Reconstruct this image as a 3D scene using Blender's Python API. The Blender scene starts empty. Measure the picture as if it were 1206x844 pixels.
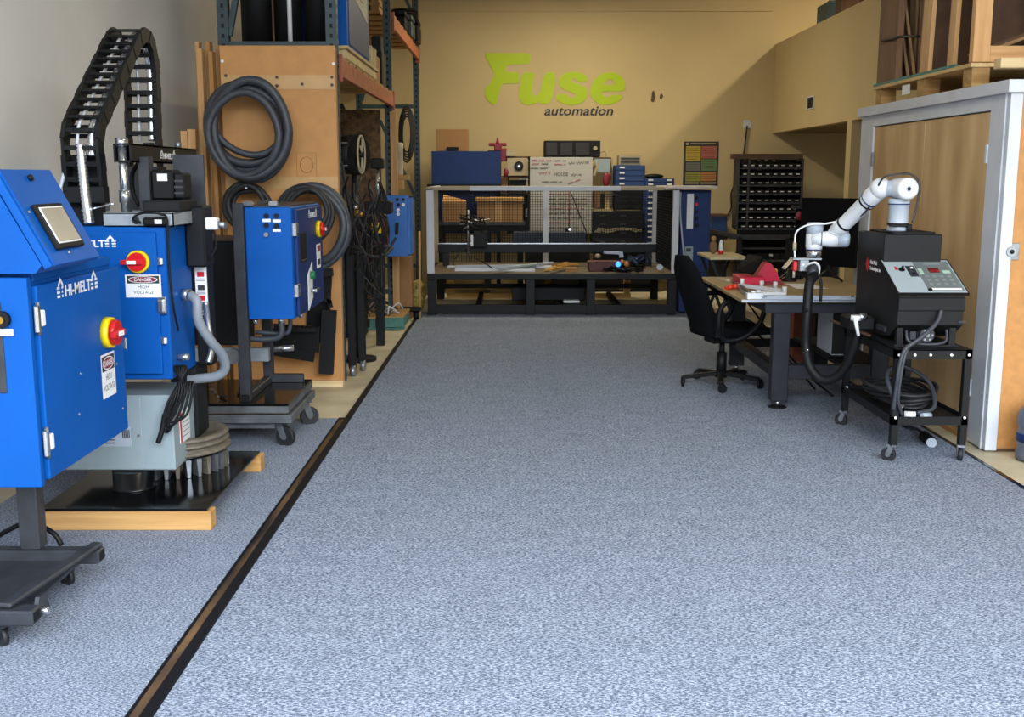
import bpy, bmesh, math, random
from mathutils import Vector, Matrix
random.seed(7)
PI = math.pi
S = bpy.context.scene
COL = S.collection
# ---------------------------------------------------------------- camera
CH, FPX, PITCH = 1.65, 1270.0, math.atan(215/1270)
cam_d = bpy.data.cameras.new('camera'); cam = bpy.data.objects.new('camera', cam_d); COL.objects.link(cam)
cam.location = (0, 0, CH); cam.rotation_euler = (PI/2-PITCH, 0, 0)
cam_d.sensor_width = 36; cam_d.lens = FPX/1206*36; cam_d.clip_start = .05; cam_d.clip_end = 200
S.camera = cam
# ---------------------------------------------------------------- world (overcast daylight through the open shutter door) and lamps
W = bpy.data.worlds.new('sky'); S.world = W; W.use_nodes = True
bg = W.node_tree.nodes['Background']; bg.inputs[0].default_value = (.80, .89, 1, 1); bg.inputs[1].default_value = 10.5
def area(name, loc, rot, sx, sy, power, color):
    l = bpy.data.lights.new(name, 'AREA'); l.shape = 'RECTANGLE'; l.size = sx; l.size_y = sy; l.energy = power; l.color = color
    o = bpy.data.objects.new(name, l); COL.objects.link(o); o.location = loc; o.rotation_euler = rot; return o
pt = area('door_portal', (1.85, -.75, 2.6), (PI/2, 0, 0), 9.2, 5.2, 1, (1,1,1)); pt.data.cycles.is_portal = True
LAMPS = [(.6, 4.6, 5.1, 25), (.6, 9.0, 5.1, 8), (.8, 14.3, 4.35, 80), (5.6, 13.9, 5.1, 100)]
S.view_settings.view_transform = 'Standard'; S.view_settings.look = 'None'
S.view_settings.exposure = 0.6; S.view_settings.gamma = 1; S.view_settings.use_curve_mapping = False
S.cycles.max_bounces = 7; S.cycles.diffuse_bounces = 5; S.cycles.glossy_bounces = 4; S.cycles.use_denoising = True
S.cycles.sample_clamp_indirect = 6; S.cycles.caustics_reflective = False; S.cycles.caustics_refractive = False
# ---------------------------------------------------------------- pixel helpers (used only to read real positions off the photo)
cp, sp = math.cos(PITCH), math.sin(PITCH)
def ray(px, py):
    a = (px-603)/FPX; b = (422-py)/FPX
    return a, cp+b*sp, -sp+b*cp
def aY(px, py, Y): a,b,c = ray(px,py); k = Y/b; return Vector((a*k, Y, CH+c*k))
def aX(px, py, X): a,b,c = ray(px,py); k = X/a; return Vector((X, b*k, CH+c*k))
def aZ(px, py, z): a,b,c = ray(px,py); k = (z-CH)/c; return Vector((a*k, b*k, z))
# ---------------------------------------------------------------- materials
def lin(h):
    v = [int(h[i:i+2],16)/255 for i in (0,2,4)]
    return tuple(((x/12.92) if x <= .04045 else ((x+.055)/1.055)**2.4) for x in v)+(1,)
MATS = {}
def mat(name, h, rough=.5, metal=0, vary=.12, scale=6, bump=0, stretch=(1,1,1), spec=.5, h2=None, emit=0, detail=4, lo=.35, hi=.65, bscale=None):
    if name in MATS: return MATS[name]
    m = bpy.data.materials.new(name); m.use_nodes = True; nt = m.node_tree; N = nt.nodes; L = nt.links
    b = N['Principled BSDF']; c = lin(h)
    b.inputs['Roughness'].default_value = rough; b.inputs['Metallic'].default_value = metal
    b.inputs['Specular IOR Level'].default_value = spec
    tc = N.new('ShaderNodeTexCoord'); mp = N.new('ShaderNodeMapping'); mp.inputs['Scale'].default_value = stretch
    L.new(tc.outputs['Object'], mp.inputs[0])
    nz = N.new('ShaderNodeTexNoise'); nz.inputs['Scale'].default_value = scale; nz.inputs['Detail'].default_value = detail
    L.new(mp.outputs[0], nz.inputs['Vector'])
    r = N.new('ShaderNodeValToRGB'); r.color_ramp.elements[0].position = lo; r.color_ramp.elements[1].position = hi
    if h2: c2 = lin(h2)
    else: c2 = tuple(min(1,x*(1+vary)) for x in c[:3])+(1,); c = tuple(x*(1-vary) for x in c[:3])+(1,)
    r.color_ramp.elements[0].color = c; r.color_ramp.elements[1].color = c2
    L.new(nz.outputs[0], r.inputs[0]); L.new(r.outputs[0], b.inputs['Base Color'])
    if emit: L.new(r.outputs[0], b.inputs['Emission Color']); b.inputs['Emission Strength'].default_value = emit
    if bump:
        bp = N.new('ShaderNodeBump'); bp.inputs['Strength'].default_value = bump; bp.inputs['Distance'].default_value = .01
        if bscale:
            n2 = N.new('ShaderNodeTexNoise'); n2.inputs['Scale'].default_value = bscale; n2.inputs['Detail'].default_value = 3
            L.new(mp.outputs[0], n2.inputs['Vector']); L.new(n2.outputs[0], bp.inputs['Height'])
        else: L.new(nz.outputs[0], bp.inputs['Height'])
        L.new(bp.outputs[0], b.inputs['Normal'])
    MATS[name] = m; return m
def speck(name, ca, cb, cc, s1, s2, rough=.95, bump=.3):
    m = bpy.data.materials.new(name); m.use_nodes = True; nt = m.node_tree; N = nt.nodes; L = nt.links
    b = N['Principled BSDF']; b.inputs['Roughness'].default_value = rough; b.inputs['Specular IOR Level'].default_value = .15
    tc = N.new('ShaderNodeTexCoord')
    mp = N.new('ShaderNodeMapping'); mp.inputs['Scale'].default_value = (.8, 2.0, 1); L.new(tc.outputs['Object'], mp.inputs[0])
    n1 = N.new('ShaderNodeTexNoise'); n1.inputs['Scale'].default_value = s1; n1.inputs['Detail'].default_value = 3; n1.inputs['Roughness'].default_value = .75
    n2 = N.new('ShaderNodeTexNoise'); n2.inputs['Scale'].default_value = s2; n2.inputs['Detail'].default_value = 5
    L.new(mp.outputs[0], n1.inputs[0]); L.new(mp.outputs[0], n2.inputs[0])
    r = N.new('ShaderNodeValToRGB'); e = r.color_ramp.elements
    e[0].position = .40; e[0].color = lin(ca); e[1].position = .60; e[1].color = lin(cc); k = e.new(.5); k.color = lin(cb)
    L.new(n1.outputs[0], r.inputs[0])
    mx = N.new('ShaderNodeMix'); mx.data_type = 'RGBA'; mx.blend_type = 'MULTIPLY'; mx.inputs[0].default_value = .5
    r2 = N.new('ShaderNodeValToRGB'); r2.color_ramp.elements[0].position = .3; r2.color_ramp.elements[0].color = (.72,.72,.72,1)
    r2.color_ramp.elements[1].position = .7
    L.new(n2.outputs[0], r2.inputs[0]); L.new(r.outputs[0], mx.inputs[6]); L.new(r2.outputs[0], mx.inputs[7])
    L.new(mx.outputs[2], b.inputs['Base Color'])
    bp = N.new('ShaderNodeBump'); bp.inputs['Strength'].default_value = bump; bp.inputs['Distance'].default_value = .006
    L.new(n1.outputs[0], bp.inputs['Height']); L.new(bp.outputs[0], b.inputs['Normal'])
    return m
def wood(name, ca, cb, axis='Z', rough=.6, scale=5, bump=.15, s=14):
    st = {'X':(.6,s,s),'Y':(s,.6,s),'Z':(s,s,.6)}[axis]
    return mat(name, ca, rough, scale=scale*.35, stretch=st, h2=cb, bump=bump, detail=6, lo=.3, hi=.72, spec=.3)
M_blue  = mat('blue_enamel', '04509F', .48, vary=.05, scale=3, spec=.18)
M_blueD = mat('dark_and_shaded_blue', '0F2C62', .5, spec=.3, vary=.1, scale=5)  # dark blue paint, also used as shaded blue on some side faces
M_blk   = mat('black_enamel', '101113', .5, vary=.15, scale=8, spec=.25)
M_blkm  = mat('matt_black_steel', '161719', .65, spec=.25, vary=.2, scale=10)
M_gstl  = mat('charcoal_steel', '33353A', .45, vary=.2, scale=12, metal=.2)
M_rub   = mat('black_rubber', '1A1B1E', .6, vary=.15, scale=14, bump=.1)
M_hose  = mat('grey_black_hose', '34383F', .5, vary=.15, scale=20, bump=.1)
M_plas  = mat('black_plastic', '0E0E10', .55, spec=.25, vary=.1, scale=10)
M_fab   = mat('black_fabric', '0F0F11', .95, spec=.1, vary=.25, scale=160, bump=.4)
M_chr   = mat('bright_steel', 'C8CBD0', .22, metal=.9, vary=.08, scale=20)
M_stl   = mat('dull_steel', '8E9297', .38, metal=.75, vary=.2, scale=14)
M_galv  = mat('galvanised_steel', '9DA3A8', .45, metal=.4, vary=.15, scale=9)
M_grey  = mat('grey_enamel', '8E9CA0', .5, vary=.05, scale=4)
M_wht   = mat('white_paint', 'C6C9CF', .5, vary=.04, scale=5, bump=.05)
M_whtp  = mat('white_plastic', 'D9DBDE', .38, vary=.03, scale=5)
M_lgrey = mat('light_grey_plastic', 'A9B2BD', .45, vary=.03, scale=5)
M_lab   = mat('label_white', 'E4E4E4', .5, vary=.02, scale=5)
M_red   = mat('red_plastic', 'C4161F', .35, vary=.05, scale=8)
M_redd  = mat('dark_red_ink', '7A1A2C', .5, vary=.05, scale=8)
M_rend  = mat('rust_red_bracket', '9A4A36', .5)
M_org   = mat('red_orange_plastic', 'D8381F', .35, vary=.05, scale=8)
M_yel   = mat('yellow_plastic', 'E3C400', .4, vary=.05, scale=8)
M_ink   = mat('dark_ink', '26262A', .6, vary=.05, scale=8)
M_beam  = mat('orange_enamel', 'A8674A', .6, spec=.2, vary=.15, scale=12)
M_rack  = mat('dark_green_steel', '2B3D42', .5, vary=.15, scale=12)
M_card  = mat('cardboard', '9C7449', .85, vary=.06, scale=5, bump=.05)
M_card2 = mat('dark_cardboard', '77583E', .85, vary=.2, scale=6, stretch=(1,1,.2), bump=.1)
M_hard  = mat('orange_hardboard', 'B98248', .6, vary=.09, scale=18, detail=7)
M_hard2 = mat('tan_hardboard', 'BC8850', .7, vary=.06, scale=9, detail=7)
M_tapew = mat('packing_tape', 'BF9660', .4, vary=.05, scale=9)
M_pineX = wood('pine_x', 'A87842', 'CDA268', 'X')
M_pineY = wood('pine_y', 'B9834A', 'D8AC72', 'Y')
M_pineZ = wood('pine_z', 'B08150', 'CFA673', 'Z')
M_pineL = wood('pale_pine', 'CDAE7C', 'E6CFA2', 'X')
M_palY  = wood('aged_pallet_y', '8D6A3E', 'B9935A', 'Y')
M_palX  = wood('aged_pallet_x', '8D6A3E', 'B9935A', 'X')
M_plyd  = mat('plywood_door', 'B28F62', .5, scale=1.7, stretch=(2,2.4,.6), h2='D4B283', detail=9, lo=.33, hi=.66, bump=.03, spec=.3)
M_osb   = mat('brown_board', '4A3827', .9, h2='755A3C', scale=16, bump=.2)
M_scr   = mat('glass_screen', '0C0D10', .12, vary=.05, scale=3)
M_scrg  = mat('grey_touch_screen', '857D70', .35, vary=.12, scale=4)
M_bench = mat('tan_bench_top', 'A08A63', .5, vary=.12, scale=3, detail=6)
M_green = mat('teal_pallet_paint', '4D8277', .7, vary=.2, scale=15)
M_cast  = mat('dirty_cast_metal', '6B6356', .6, vary=.25, scale=18, metal=.3, bump=.2)
M_gloss = mat('glossy_black_plate', '0B0B0C', .12, vary=.3, scale=20)
M_lime  = mat('lime_paint', 'A5BE00', .6, vary=.03, scale=3)
M_tan   = mat('beige_enamel', 'A39578', .5, vary=.05, scale=5)
M_wb    = mat('whiteboard', 'A8A499', .3, vary=.03, scale=3)
M_crim  = mat('crimson_plastic', 'C2163C', .45, vary=.06, scale=9)
M_led   = mat('blue_lamp', '2a6cff', .3, emit=3, vary=.02)
M_cop   = mat('brass', 'A8813A', .35, metal=.8, vary=.15)
M_brn   = mat('dark_brown_wood', '4E3826', .6, vary=.25, scale=8, stretch=(.3,6,6))
# ---------------------------------------------------------------- mesh builder
class MB:
    def __init__(s): s.bm = bmesh.new(); s.ms = [None]; s.cur = 0
    def m(s, material):
        if material not in s.ms: s.ms.append(material)
        s.cur = s.ms.index(material); return s
    def _tag(s, fs, smooth=False):
        for f in fs: f.material_index = s.cur; f.smooth = smooth
    def box(s, x0, x1, y0, y1, z0, z1, bev=0, rot=None, seg=1):
        x0,x1 = sorted((x0,x1)); y0,y1 = sorted((y0,y1)); z0,z1 = sorted((z0,z1))
        c = Vector(((x0+x1)/2,(y0+y1)/2,(z0+z1)/2))
        mt = Matrix.Translation(c) @ (rot or Matrix.Identity(4)) @ Matrix.Diagonal((x1-x0,y1-y0,z1-z0,1))
        t = bmesh.new(); bmesh.ops.create_cube(t, size=1, matrix=mt)
        if bev: bmesh.ops.bevel(t, geom=t.edges[:], offset=bev, segments=seg, affect='EDGES', profile=.5)
        s._merge(t); return s
    def _merge(s, t, smooth=False):
        vm = [s.bm.verts.new(v.co) for v in t.verts]; t.verts.index_update()
        for f in t.faces:
            try: g = s.bm.faces.new([vm[v.index] for v in f.verts]); g.material_index = s.cur; g.smooth = smooth or f.smooth
            except ValueError: pass
        t.free()
    def bar(s, p0, p1, w, h, up=(0,0,1), bev=0):
        p0 = Vector(p0); p1 = Vector(p1); d = p1-p0; L = d.length; d.normalize(); up = Vector(up)
        if abs(d.dot(up)) > .98: up = Vector((0,1,0))
        x = d.cross(up).normalized(); z = x.cross(d)
        R = Matrix((x, d, z)).transposed().to_4x4()
        t = bmesh.new(); bmesh.ops.create_cube(t, size=1, matrix=Matrix.Translation((p0+p1)/2) @ R @ Matrix.Diagonal((w, L, h, 1)))
        if bev: bmesh.ops.bevel(t, geom=t.edges[:], offset=bev, segments=1, affect='EDGES')
        s._merge(t); return s
    def cyl(s, p0, p1, r0, r1=None, n=16, caps=True):
        if r1 is None: r1 = r0
        p0 = Vector(p0); p1 = Vector(p1); d = (p1-p0).normalized()
        u = d.orthogonal().normalized(); v = d.cross(u)
        A = [s.bm.verts.new(p0+(u*math.cos(a)+v*math.sin(a))*r0) for a in [2*PI*i/n for i in range(n)]]
        B = [s.bm.verts.new(p1+(u*math.cos(a)+v*math.sin(a))*r1) for a in [2*PI*i/n for i in range(n)]]
        fs = [s.bm.faces.new((A[i],A[(i+1)%n],B[(i+1)%n],B[i])) for i in range(n)]; s._tag(fs, True)
        if caps: s._tag([s.bm.faces.new(A[::-1]), s.bm.faces.new(B)])
        return s
    def lathe(s, c, axis, prof, n=24):          # prof: (radius, height) pairs
        c = Vector(c); d = Vector(axis).normalized(); u = d.orthogonal().normalized(); v = d.cross(u); R = []
        for (r,h) in prof:
            R.append([s.bm.verts.new(c+d*h+(u*math.cos(2*PI*i/n)+v*math.sin(2*PI*i/n))*max(r,1e-4)) for i in range(n)])
        for a,b in zip(R, R[1:]): s._tag([s.bm.faces.new((a[i],a[(i+1)%n],b[(i+1)%n],b[i])) for i in range(n)], True)
        s._tag([s.bm.faces.new(R[0][::-1]), s.bm.faces.new(R[-1])]); return s
    def tube(s, pts, r, n=8, smooth=4, closed=False, caps=True):
        P = [Vector(p) for p in pts]
        if smooth: P = crom(P, smooth, closed)
        rr = r if callable(r) else (lambda t: r)
        K = len(P); T = []
        for i in range(K):
            a = P[i-1] if (i or closed) else P[i]; b = P[(i+1)%K] if (i < K-1 or closed) else P[i]
            T.append((b-a).normalized())
        u = T[0].orthogonal().normalized(); R = []
        for i in range(K):
            u = (u-T[i]*u.dot(T[i])).normalized(); v = T[i].cross(u); q = rr(i/max(1,K-1))
            R.append([s.bm.verts.new(P[i]+(u*math.cos(2*PI*j/n)+v*math.sin(2*PI*j/n))*q) for j in range(n)])
        for i in range(K if closed else K-1):
            a = R[i]; b = R[(i+1)%K]; o = 0
            if closed and i == K-1:
                o = min(range(n), key=lambda k: (a[0].co-b[k].co).length)
            s._tag([s.bm.faces.new((a[j],a[(j+1)%n],b[(j+1+o)%n],b[(j+o)%n])) for j in range(n)], True)
        if caps and not closed: s._tag([s.bm.faces.new(R[0][::-1]), s.bm.faces.new(R[-1])])
        return s
    def prism(s, poly, a, b, ax='Y'):           # poly in the two other axes
        def pt(p, t): return {'X':(t,p[0],p[1]),'Y':(p[0],t,p[1]),'Z':(p[0],p[1],t)}[ax]
        A = [s.bm.verts.new(pt(p,a)) for p in poly]; B = [s.bm.verts.new(pt(p,b)) for p in poly]; n = len(poly)
        fs = [s.bm.faces.new((A[i],A[(i+1)%n],B[(i+1)%n],B[i])) for i in range(n)]+[s.bm.faces.new(A[::-1]), s.bm.faces.new(B)]
        s._tag(fs); bmesh.ops.recalc_face_normals(s.bm, faces=fs); return s
    def ball(s, c, r, sc=(1,1,1), n=16):
        t = bmesh.new(); bmesh.ops.create_uvsphere(t, u_segments=n, v_segments=n//2+2, radius=r, matrix=Matrix.Translation(c) @ Matrix.Diagonal((*sc,1)))
        s._merge(t, True); return s
    def quad(s, a, b, c, d, th=.001):
        a,b,c,d = map(Vector,(a,b,c,d)); n = (b-a).cross(c-a).normalized()*th
        A = [s.bm.verts.new(p) for p in (a,b,c,d)]; B = [s.bm.verts.new(p+n) for p in (a,b,c,d)]
        s._tag([s.bm.faces.new(A[::-1]), s.bm.faces.new(B)]+[s.bm.faces.new((A[i],A[(i+1)%4],B[(i+1)%4],B[i])) for i in range(4)]); return s
    def mesh(s, name, default=None, inv=None):
        if inv is not None: s.bm.transform(inv)
        me = bpy.data.meshes.new(name); s.bm.to_mesh(me); s.bm.free()
        for x in s.ms: me.materials.append(x or default or s.ms[-1])
        return me
def crom(P, k, closed=False):
    out = []; n = len(P)
    for i in range(n if closed else n-1):
        g = (lambda j: P[j%n]) if closed else (lambda j: P[max(0,min(n-1,j))])
        a,b,c,d = g(i-1),g(i),g(i+1),g(i+2)
        for q in range(k):
            t = q/k; out.append(.5*((2*b)+(c-a)*t+(2*a-5*b+4*c-d)*t*t+(3*b-a-3*c+d)*t**3))
    if not closed: out.append(P[-1])
    return out
# ---------------------------------------------------------------- objects
def tag(o, label=None, cat=None, group=None, kind=None):
    if label: o['label'] = label
    if cat: o['category'] = cat
    if group: o['group'] = group
    if kind: o['kind'] = kind
    return o
def thing(name, label, cat, loc, rz=0, group=None):
    o = bpy.data.objects.new(name, None); COL.objects.link(o); o.empty_display_size = .05
    o.location = loc; o.rotation_euler = (0,0,rz); tag(o, label, cat, group)
    o['_l'] = 0; return o
def wm(o):
    M = Matrix.Translation(o.location) @ Matrix.Rotation(o.rotation_euler.z, 4, 'Z')
    return (wm(o.parent) @ M) if o.parent else M
def part(name, mb, m, parent, label=None, local=False, kind=None):
    me = mb.mesh(name, m, None if local else wm(parent).inverted())
    o = bpy.data.objects.new(name, me); COL.objects.link(o); o.parent = parent
    if label: o['label'] = label
    if kind: o['kind'] = kind
    return o
def solo(name, mb, m, label, cat, loc=None, group=None):
    if loc is None:
        vs = [v.co for v in mb.bm.verts]
        loc = (sum(v.x for v in vs)/len(vs), sum(v.y for v in vs)/len(vs), min(v.z for v in vs))
    me = mb.mesh(name, m, Matrix.Translation(loc).inverted()); o = bpy.data.objects.new(name, me); COL.objects.link(o)
    o.location = loc; return tag(o, label, cat, group)
def struct(name, mb, m, parent=None):
    o = bpy.data.objects.new(name, mb.mesh(name, m)); COL.objects.link(o)
    if parent: o.parent = parent
    else: o['kind'] = 'structure'
    return o
def dup(o, parent=None):
    c = o.copy(); COL.objects.link(c); c.parent = parent
    for ch in list(o.children): dup(ch, c)
    return c
def dup_thing(o, loc, rz=None, label=None):
    c = dup(o); c.location = loc
    if rz is not None: c.rotation_euler = (0,0,rz)
    if label: c['label'] = label
    return c
def basis(org, xd, yd):
    x = Vector(xd).normalized(); y = Vector(yd).normalized(); z = x.cross(y)
    M = Matrix((x,y,z)).transposed().to_4x4(); M.translation = Vector(org); return M
def _curve_bm(cu, M, ext):
    cu.extrude = ext; o = bpy.data.objects.new('tmp', cu); COL.objects.link(o)
    dg = bpy.context.evaluated_depsgraph_get(); me = bpy.data.meshes.new_from_object(o.evaluated_get(dg))
    me.transform(M); bpy.data.objects.remove(o); return me
def text_into(mb, s, size, org, xd, yd, ext=.0005, shear=0, bold=0, align='LEFT', sx=1):
    cu = bpy.data.curves.new('t', 'FONT'); cu.body = s; cu.size = size; cu.shear = shear; cu.offset = bold; cu.align_x = align; cu.resolution_u = 3
    me = _curve_bm(cu, basis(org,xd,yd) @ Matrix.Diagonal((sx,1,1,1)), ext)
    t = bmesh.new(); t.from_mesh(me); mb._merge(t); bpy.data.meshes.remove(me); return mb
def shape_into(mb, polys, org, xd, yd, ext=.002):
    cu = bpy.data.curves.new('s', 'CURVE'); cu.dimensions = '2D'; cu.fill_mode = 'BOTH'
    for p in polys:
        sp_ = cu.splines.new('POLY'); sp_.points.add(len(p)-1); sp_.use_cyclic_u = True
        for i,q in enumerate(p): sp_.points[i].co = (q[0], q[1], 0, 1)
    me = _curve_bm(cu, basis(org,xd,yd), ext)
    t = bmesh.new(); t.from_mesh(me); mb._merge(t); bpy.data.meshes.remove(me); return mb
def chaikin(p, k=1):
    for _ in range(k):
        q = []
        for i in range(len(p)):
            a = p[i]; b = p[(i+1)%len(p)]
            q += [(a[0]*.8+b[0]*.2, a[1]*.8+b[1]*.2), (a[0]*.2+b[0]*.8, a[1]*.2+b[1]*.8)]
        p = q
    return p
def logo(mb, org, xd, yd, w):                  # peaked bars + machine name + peaked bars
    o = Vector(org); x = Vector(xd).normalized(); y = Vector(yd).normalized(); h = w*.115
    def P(a, b): return o+x*a*w+y*b*h
    def strip(a0, b0, a1, b1, t=.2):
        mb.quad(P(a0,b0), P(a1,b1), P(a1,b1+t), P(a0,b0+t), .0008)
    for (c, ls) in ((.08, (-.08,.05)), (.88, (-.08,.09))):
        for k in range(3):
            b = k*.34
            strip(c+ls[0], b, c-.02, b); strip(c+.025, b, c+ls[1], b)
        strip(c-.055, .72, c+.005, 1.25, .34); strip(c+.005, 1.25, c+.06, .72, .34)
    text_into(mb, 'HI-MELT', h*1.3, P(.175,0), xd, yd, .0005, bold=.0012, sx=w*.6/(h*1.3*3.55))
    return mb
def danger(parent, c, xd, yd, w, h, title='DANGER', lines=('HIGH','VOLTAGE')):
    c = Vector(c); x = Vector(xd).normalized(); y = Vector(yd).normalized(); n = x.cross(y)
    def rect(mb, m, cx, cy, ww, hh, off):
        mb.m(m); p = c+x*cx+y*cy+n*off
        mb.quad(p-x*ww/2-y*hh/2, p+x*ww/2-y*hh/2, p+x*ww/2+y*hh/2, p-x*ww/2+y*hh/2, .0006)
    mb = MB(); rect(mb, M_lab, 0, 0, w, h, .0004)
    rect(mb, M_ink, 0, h*.28, w*.9, h*.34, .0012)
    def ell(ww, hh, m, off):
        mb.m(m); p0 = c+y*h*.28+n*off; k = 20
        vs = [mb.bm.verts.new(p0+x*ww*math.cos(2*PI*i/k)+y*hh*math.sin(2*PI*i/k)) for i in range(k)]
        f = mb.bm.faces.new(vs); f.material_index = mb.cur
    ell(w*.41, h*.15, M_lab, .0021); ell(w*.38, h*.125, M_redd, .0024)
    mb.m(M_lab); text_into(mb, title, h*.19, c+y*h*.215+n*.0027, x, y, .0001, align='CENTER', bold=.0003, sx=min(1,.68*w/(.8*h)))
    mb.m(M_ink)
    for i, l in enumerate(lines): text_into(mb, l, h*.2, c-y*h*(.1+.24*i)+n*.0014, x, y, .0001, align='CENTER', sx=min(1,.9*w/h))
    return part('warning_sign', mb, None, parent, 'white danger high voltage sign')
def estop(parent, c, n, r, up=(0,0,1), lab='red rotary switch on a yellow collar'):
    c = Vector(c); n = Vector(n).normalized(); up = Vector(up); sd = n.cross(up)
    mb = MB().m(M_yel).cyl(c, c+n*r*.45, r, r*.97, 24)
    mb.m(M_red).cyl(c+n*r*.45, c+n*r*.8, r*.82, r*.78, 24).bar(c+n*r*.9-sd*r*.55, c+n*r*.9+sd*r*1.25, r*.42, r*.36, up=n, bev=r*.06)
    mb.m(M_lab).bar(c+n*r*1.1-sd*r*.1, c+n*r*1.1+sd*r*.7, r*.3, r*.05, up=n)
    return part('rotary_switch', mb, None, parent, lab)
def caster(mb, x, y, h, r, fork=M_stl, wheel=M_rub, ang=0):
    d = Vector((math.cos(ang), math.sin(ang), 0)); s_ = Vector((-d.y, d.x, 0)); c = Vector((x,y,r))+d*r*.5; w = r*.55
    mb.m(wheel).cyl(c-s_*w/2, c+s_*w/2, r, n=20)
    mb.m(fork).cyl(c-s_*w*.75, c+s_*w*.75, r*.3, n=10)
    for k in (-1,1):
        a = c+s_*k*w*.75; mb.bar(a, Vector((x,y,h-.008))+s_*k*w*.75, r*.7, .006, up=s_)
    mb.bar(Vector((x,y,h))-d*r*.7, Vector((x,y,h))+d*r*.7, w*1.9, .012)
    return mb
# ================================================================ SETTING
YB, XL, XM, XR = 16.8, -2.86, 3.97, 6.6
M_conc = mat('concrete_floor', 'ADA083', .6, h2='CFC2A2', scale=2.2, detail=8, bump=.05)
M_wallL = mat('light_grey_wall_paint', 'DDDCD9', .8, vary=.03, scale=2, bump=.03, bscale=90)
M_wallB = mat('cream_wall_paint', 'BFAA7E', .8, vary=.035, scale=1.2, bump=.04, bscale=60)
M_ceil = mat('ceiling_paint', '9A9387', .9, vary=.05)
M_brownwall = mat('taupe_wall_paint', '8A7558', .85, vary=.05)
struct('floor', MB().box(XL-.2, XR+.2, -1.0, YB+.2, -.2, 0), M_conc)
M_out = mat('outdoor_stucco', '8C877E', .9, vary=.08, scale=2)
struct('floor', MB().box(-40, 40, -27, -1.0, -.25, -.02), mat('asphalt', '6B6B6B', .9, vary=.15, scale=20))  # unseen ground, added to shape the daylight falloff inside
struct('unseen_sky_blocker', MB().box(-40, 40, -27, -26, -.02, 8.5), M_out)  # unseen wall, added to block low sky so the far end darkens
struct('wall_left', MB().box(XL-.15, XL, -1.3, YB, 0, 6), M_wallL)
wb = struct('wall_back', MB().box(XL-.15, XR+.1, YB, YB+.15, 0, 6), M_wallB)
struct('wall_right', MB().box(XM, XM+.14, 9.15, YB, 2.29, 3.6), M_wallB)
struct('wall_outer', MB().box(XR, XR+.15, -1.3, YB, 0, 6), M_wallB)
struct('wall_front', MB().box(XL-.15, -2.7, -1.0, -.7, 0, 6).box(6.4, XR+.1, -1.0, -.7, 0, 6).box(-2.7, 6.4, -1.0, -.7, 5.2, 6), M_wallB)  # unseen; opening enlarged to let more daylight onto the walls
struct('ceiling', MB().box(XL-.15, XR+.15, -1.6, YB+.15, 6, 6.15), M_ceil)
struct('ceiling', MB().box(XM+.14, XR, 9.15, YB, 2.29, 2.45), M_brownwall)
struct('trim_1', MB().box(XM, XM+.14, 12.88, 13.06, 0, 2.29), M_wallB)
struct('wall_partition', MB().box(XM+.12, XM+.22, 9.2, 12.2, 0, 2.29), mat('olive_grey_paint','857C66',.8))
struct('trim_2', MB().box(XL, 3.9, YB-.02, YB, 4.08, 4.11), M_wallB)
# carpets and the rubber strip
M_carp = speck('blue_grey_carpet', '4A5263', '7A8495', 'B6BECD', 100, 5)
M_carpL = speck('grey_carpet_side', '4A5263', '7A8495', 'B6BECD', 115, 5)
solo('carpet', MB().box(-1.105, 2.72, -1.3, 13.1, 0, .008), M_carp, 'wide blue-grey speckled carpet filling the middle of the floor', 'carpet', (0,6,0))
solo('carpet', MB().box(-2.6, -1.195, -1.3, 7.24, 0, .008), M_carpL, 'narrow grey carpet piece under the machines on the left', 'carpet', (-1.9,3,0))
mb = MB().m(M_plas).box(-1.193, -1.107, -1.3, 7.26, 0, .009).prism([(-1.15,7.26),(-1.107,7.26),(-1.107,12.3),(-1.085,12.75),(-1.11,12.75),(-1.14,12.3)],0,.012,'Z')
mb.m(mat('brown_worn_strip','14110E',.4,h2='7A5C3A',scale=5,stretch=(3,.35,1),detail=6)).box(-1.178, -1.148, -1.3, 7.2, .009, .011)
mb.m(M_plas).box(-1.146, -1.107, -1.3, 7.2, .009, .015)
solo('floor_strip', mb, None, 'long black and brown rubber seam strip on the carpet edge', 'floor strip', (-1.15,5.6,0))
solo('carpet_edging', MB().box(2.722, 2.745, -1.3, 13.1, 0, .012), M_gloss, 'thin black edging strip along the right edge of the carpet', 'floor strip', (2.73,5.6,0))
# ceiling lamps (above the frame)
for i,(x,y,z,pw) in enumerate(LAMPS):
    t = thing('ceiling_lamp', ['nearest long lamp at the roof', 'second long lamp at the roof', 'long lamp at the roof before the back wall', 'long lamp over the mezzanine'][i], 'lamp', (x,y,z), group='roof lamps')
    part('housing', MB().box(x-.16,x+.16,y-.65,y+.65,z,z+.07,.01), M_wht, t)
    part('diffuser', MB().box(x-.13,x+.13,y-.62,y+.62,z-.012,z), mat('lamp_diffuser','FFE3B0',.5,emit=2,vary=.01), t)
    for q in (-.5,.5): part('hanger', MB().cyl((x,y+q,z+.07),(x,y+q,6),.006,n=6), M_stl, t)
    area('lamp_light', (x,y,z-.03), (0,0,0), .24, 1.2, pw, (1,.90,.66))
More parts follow.
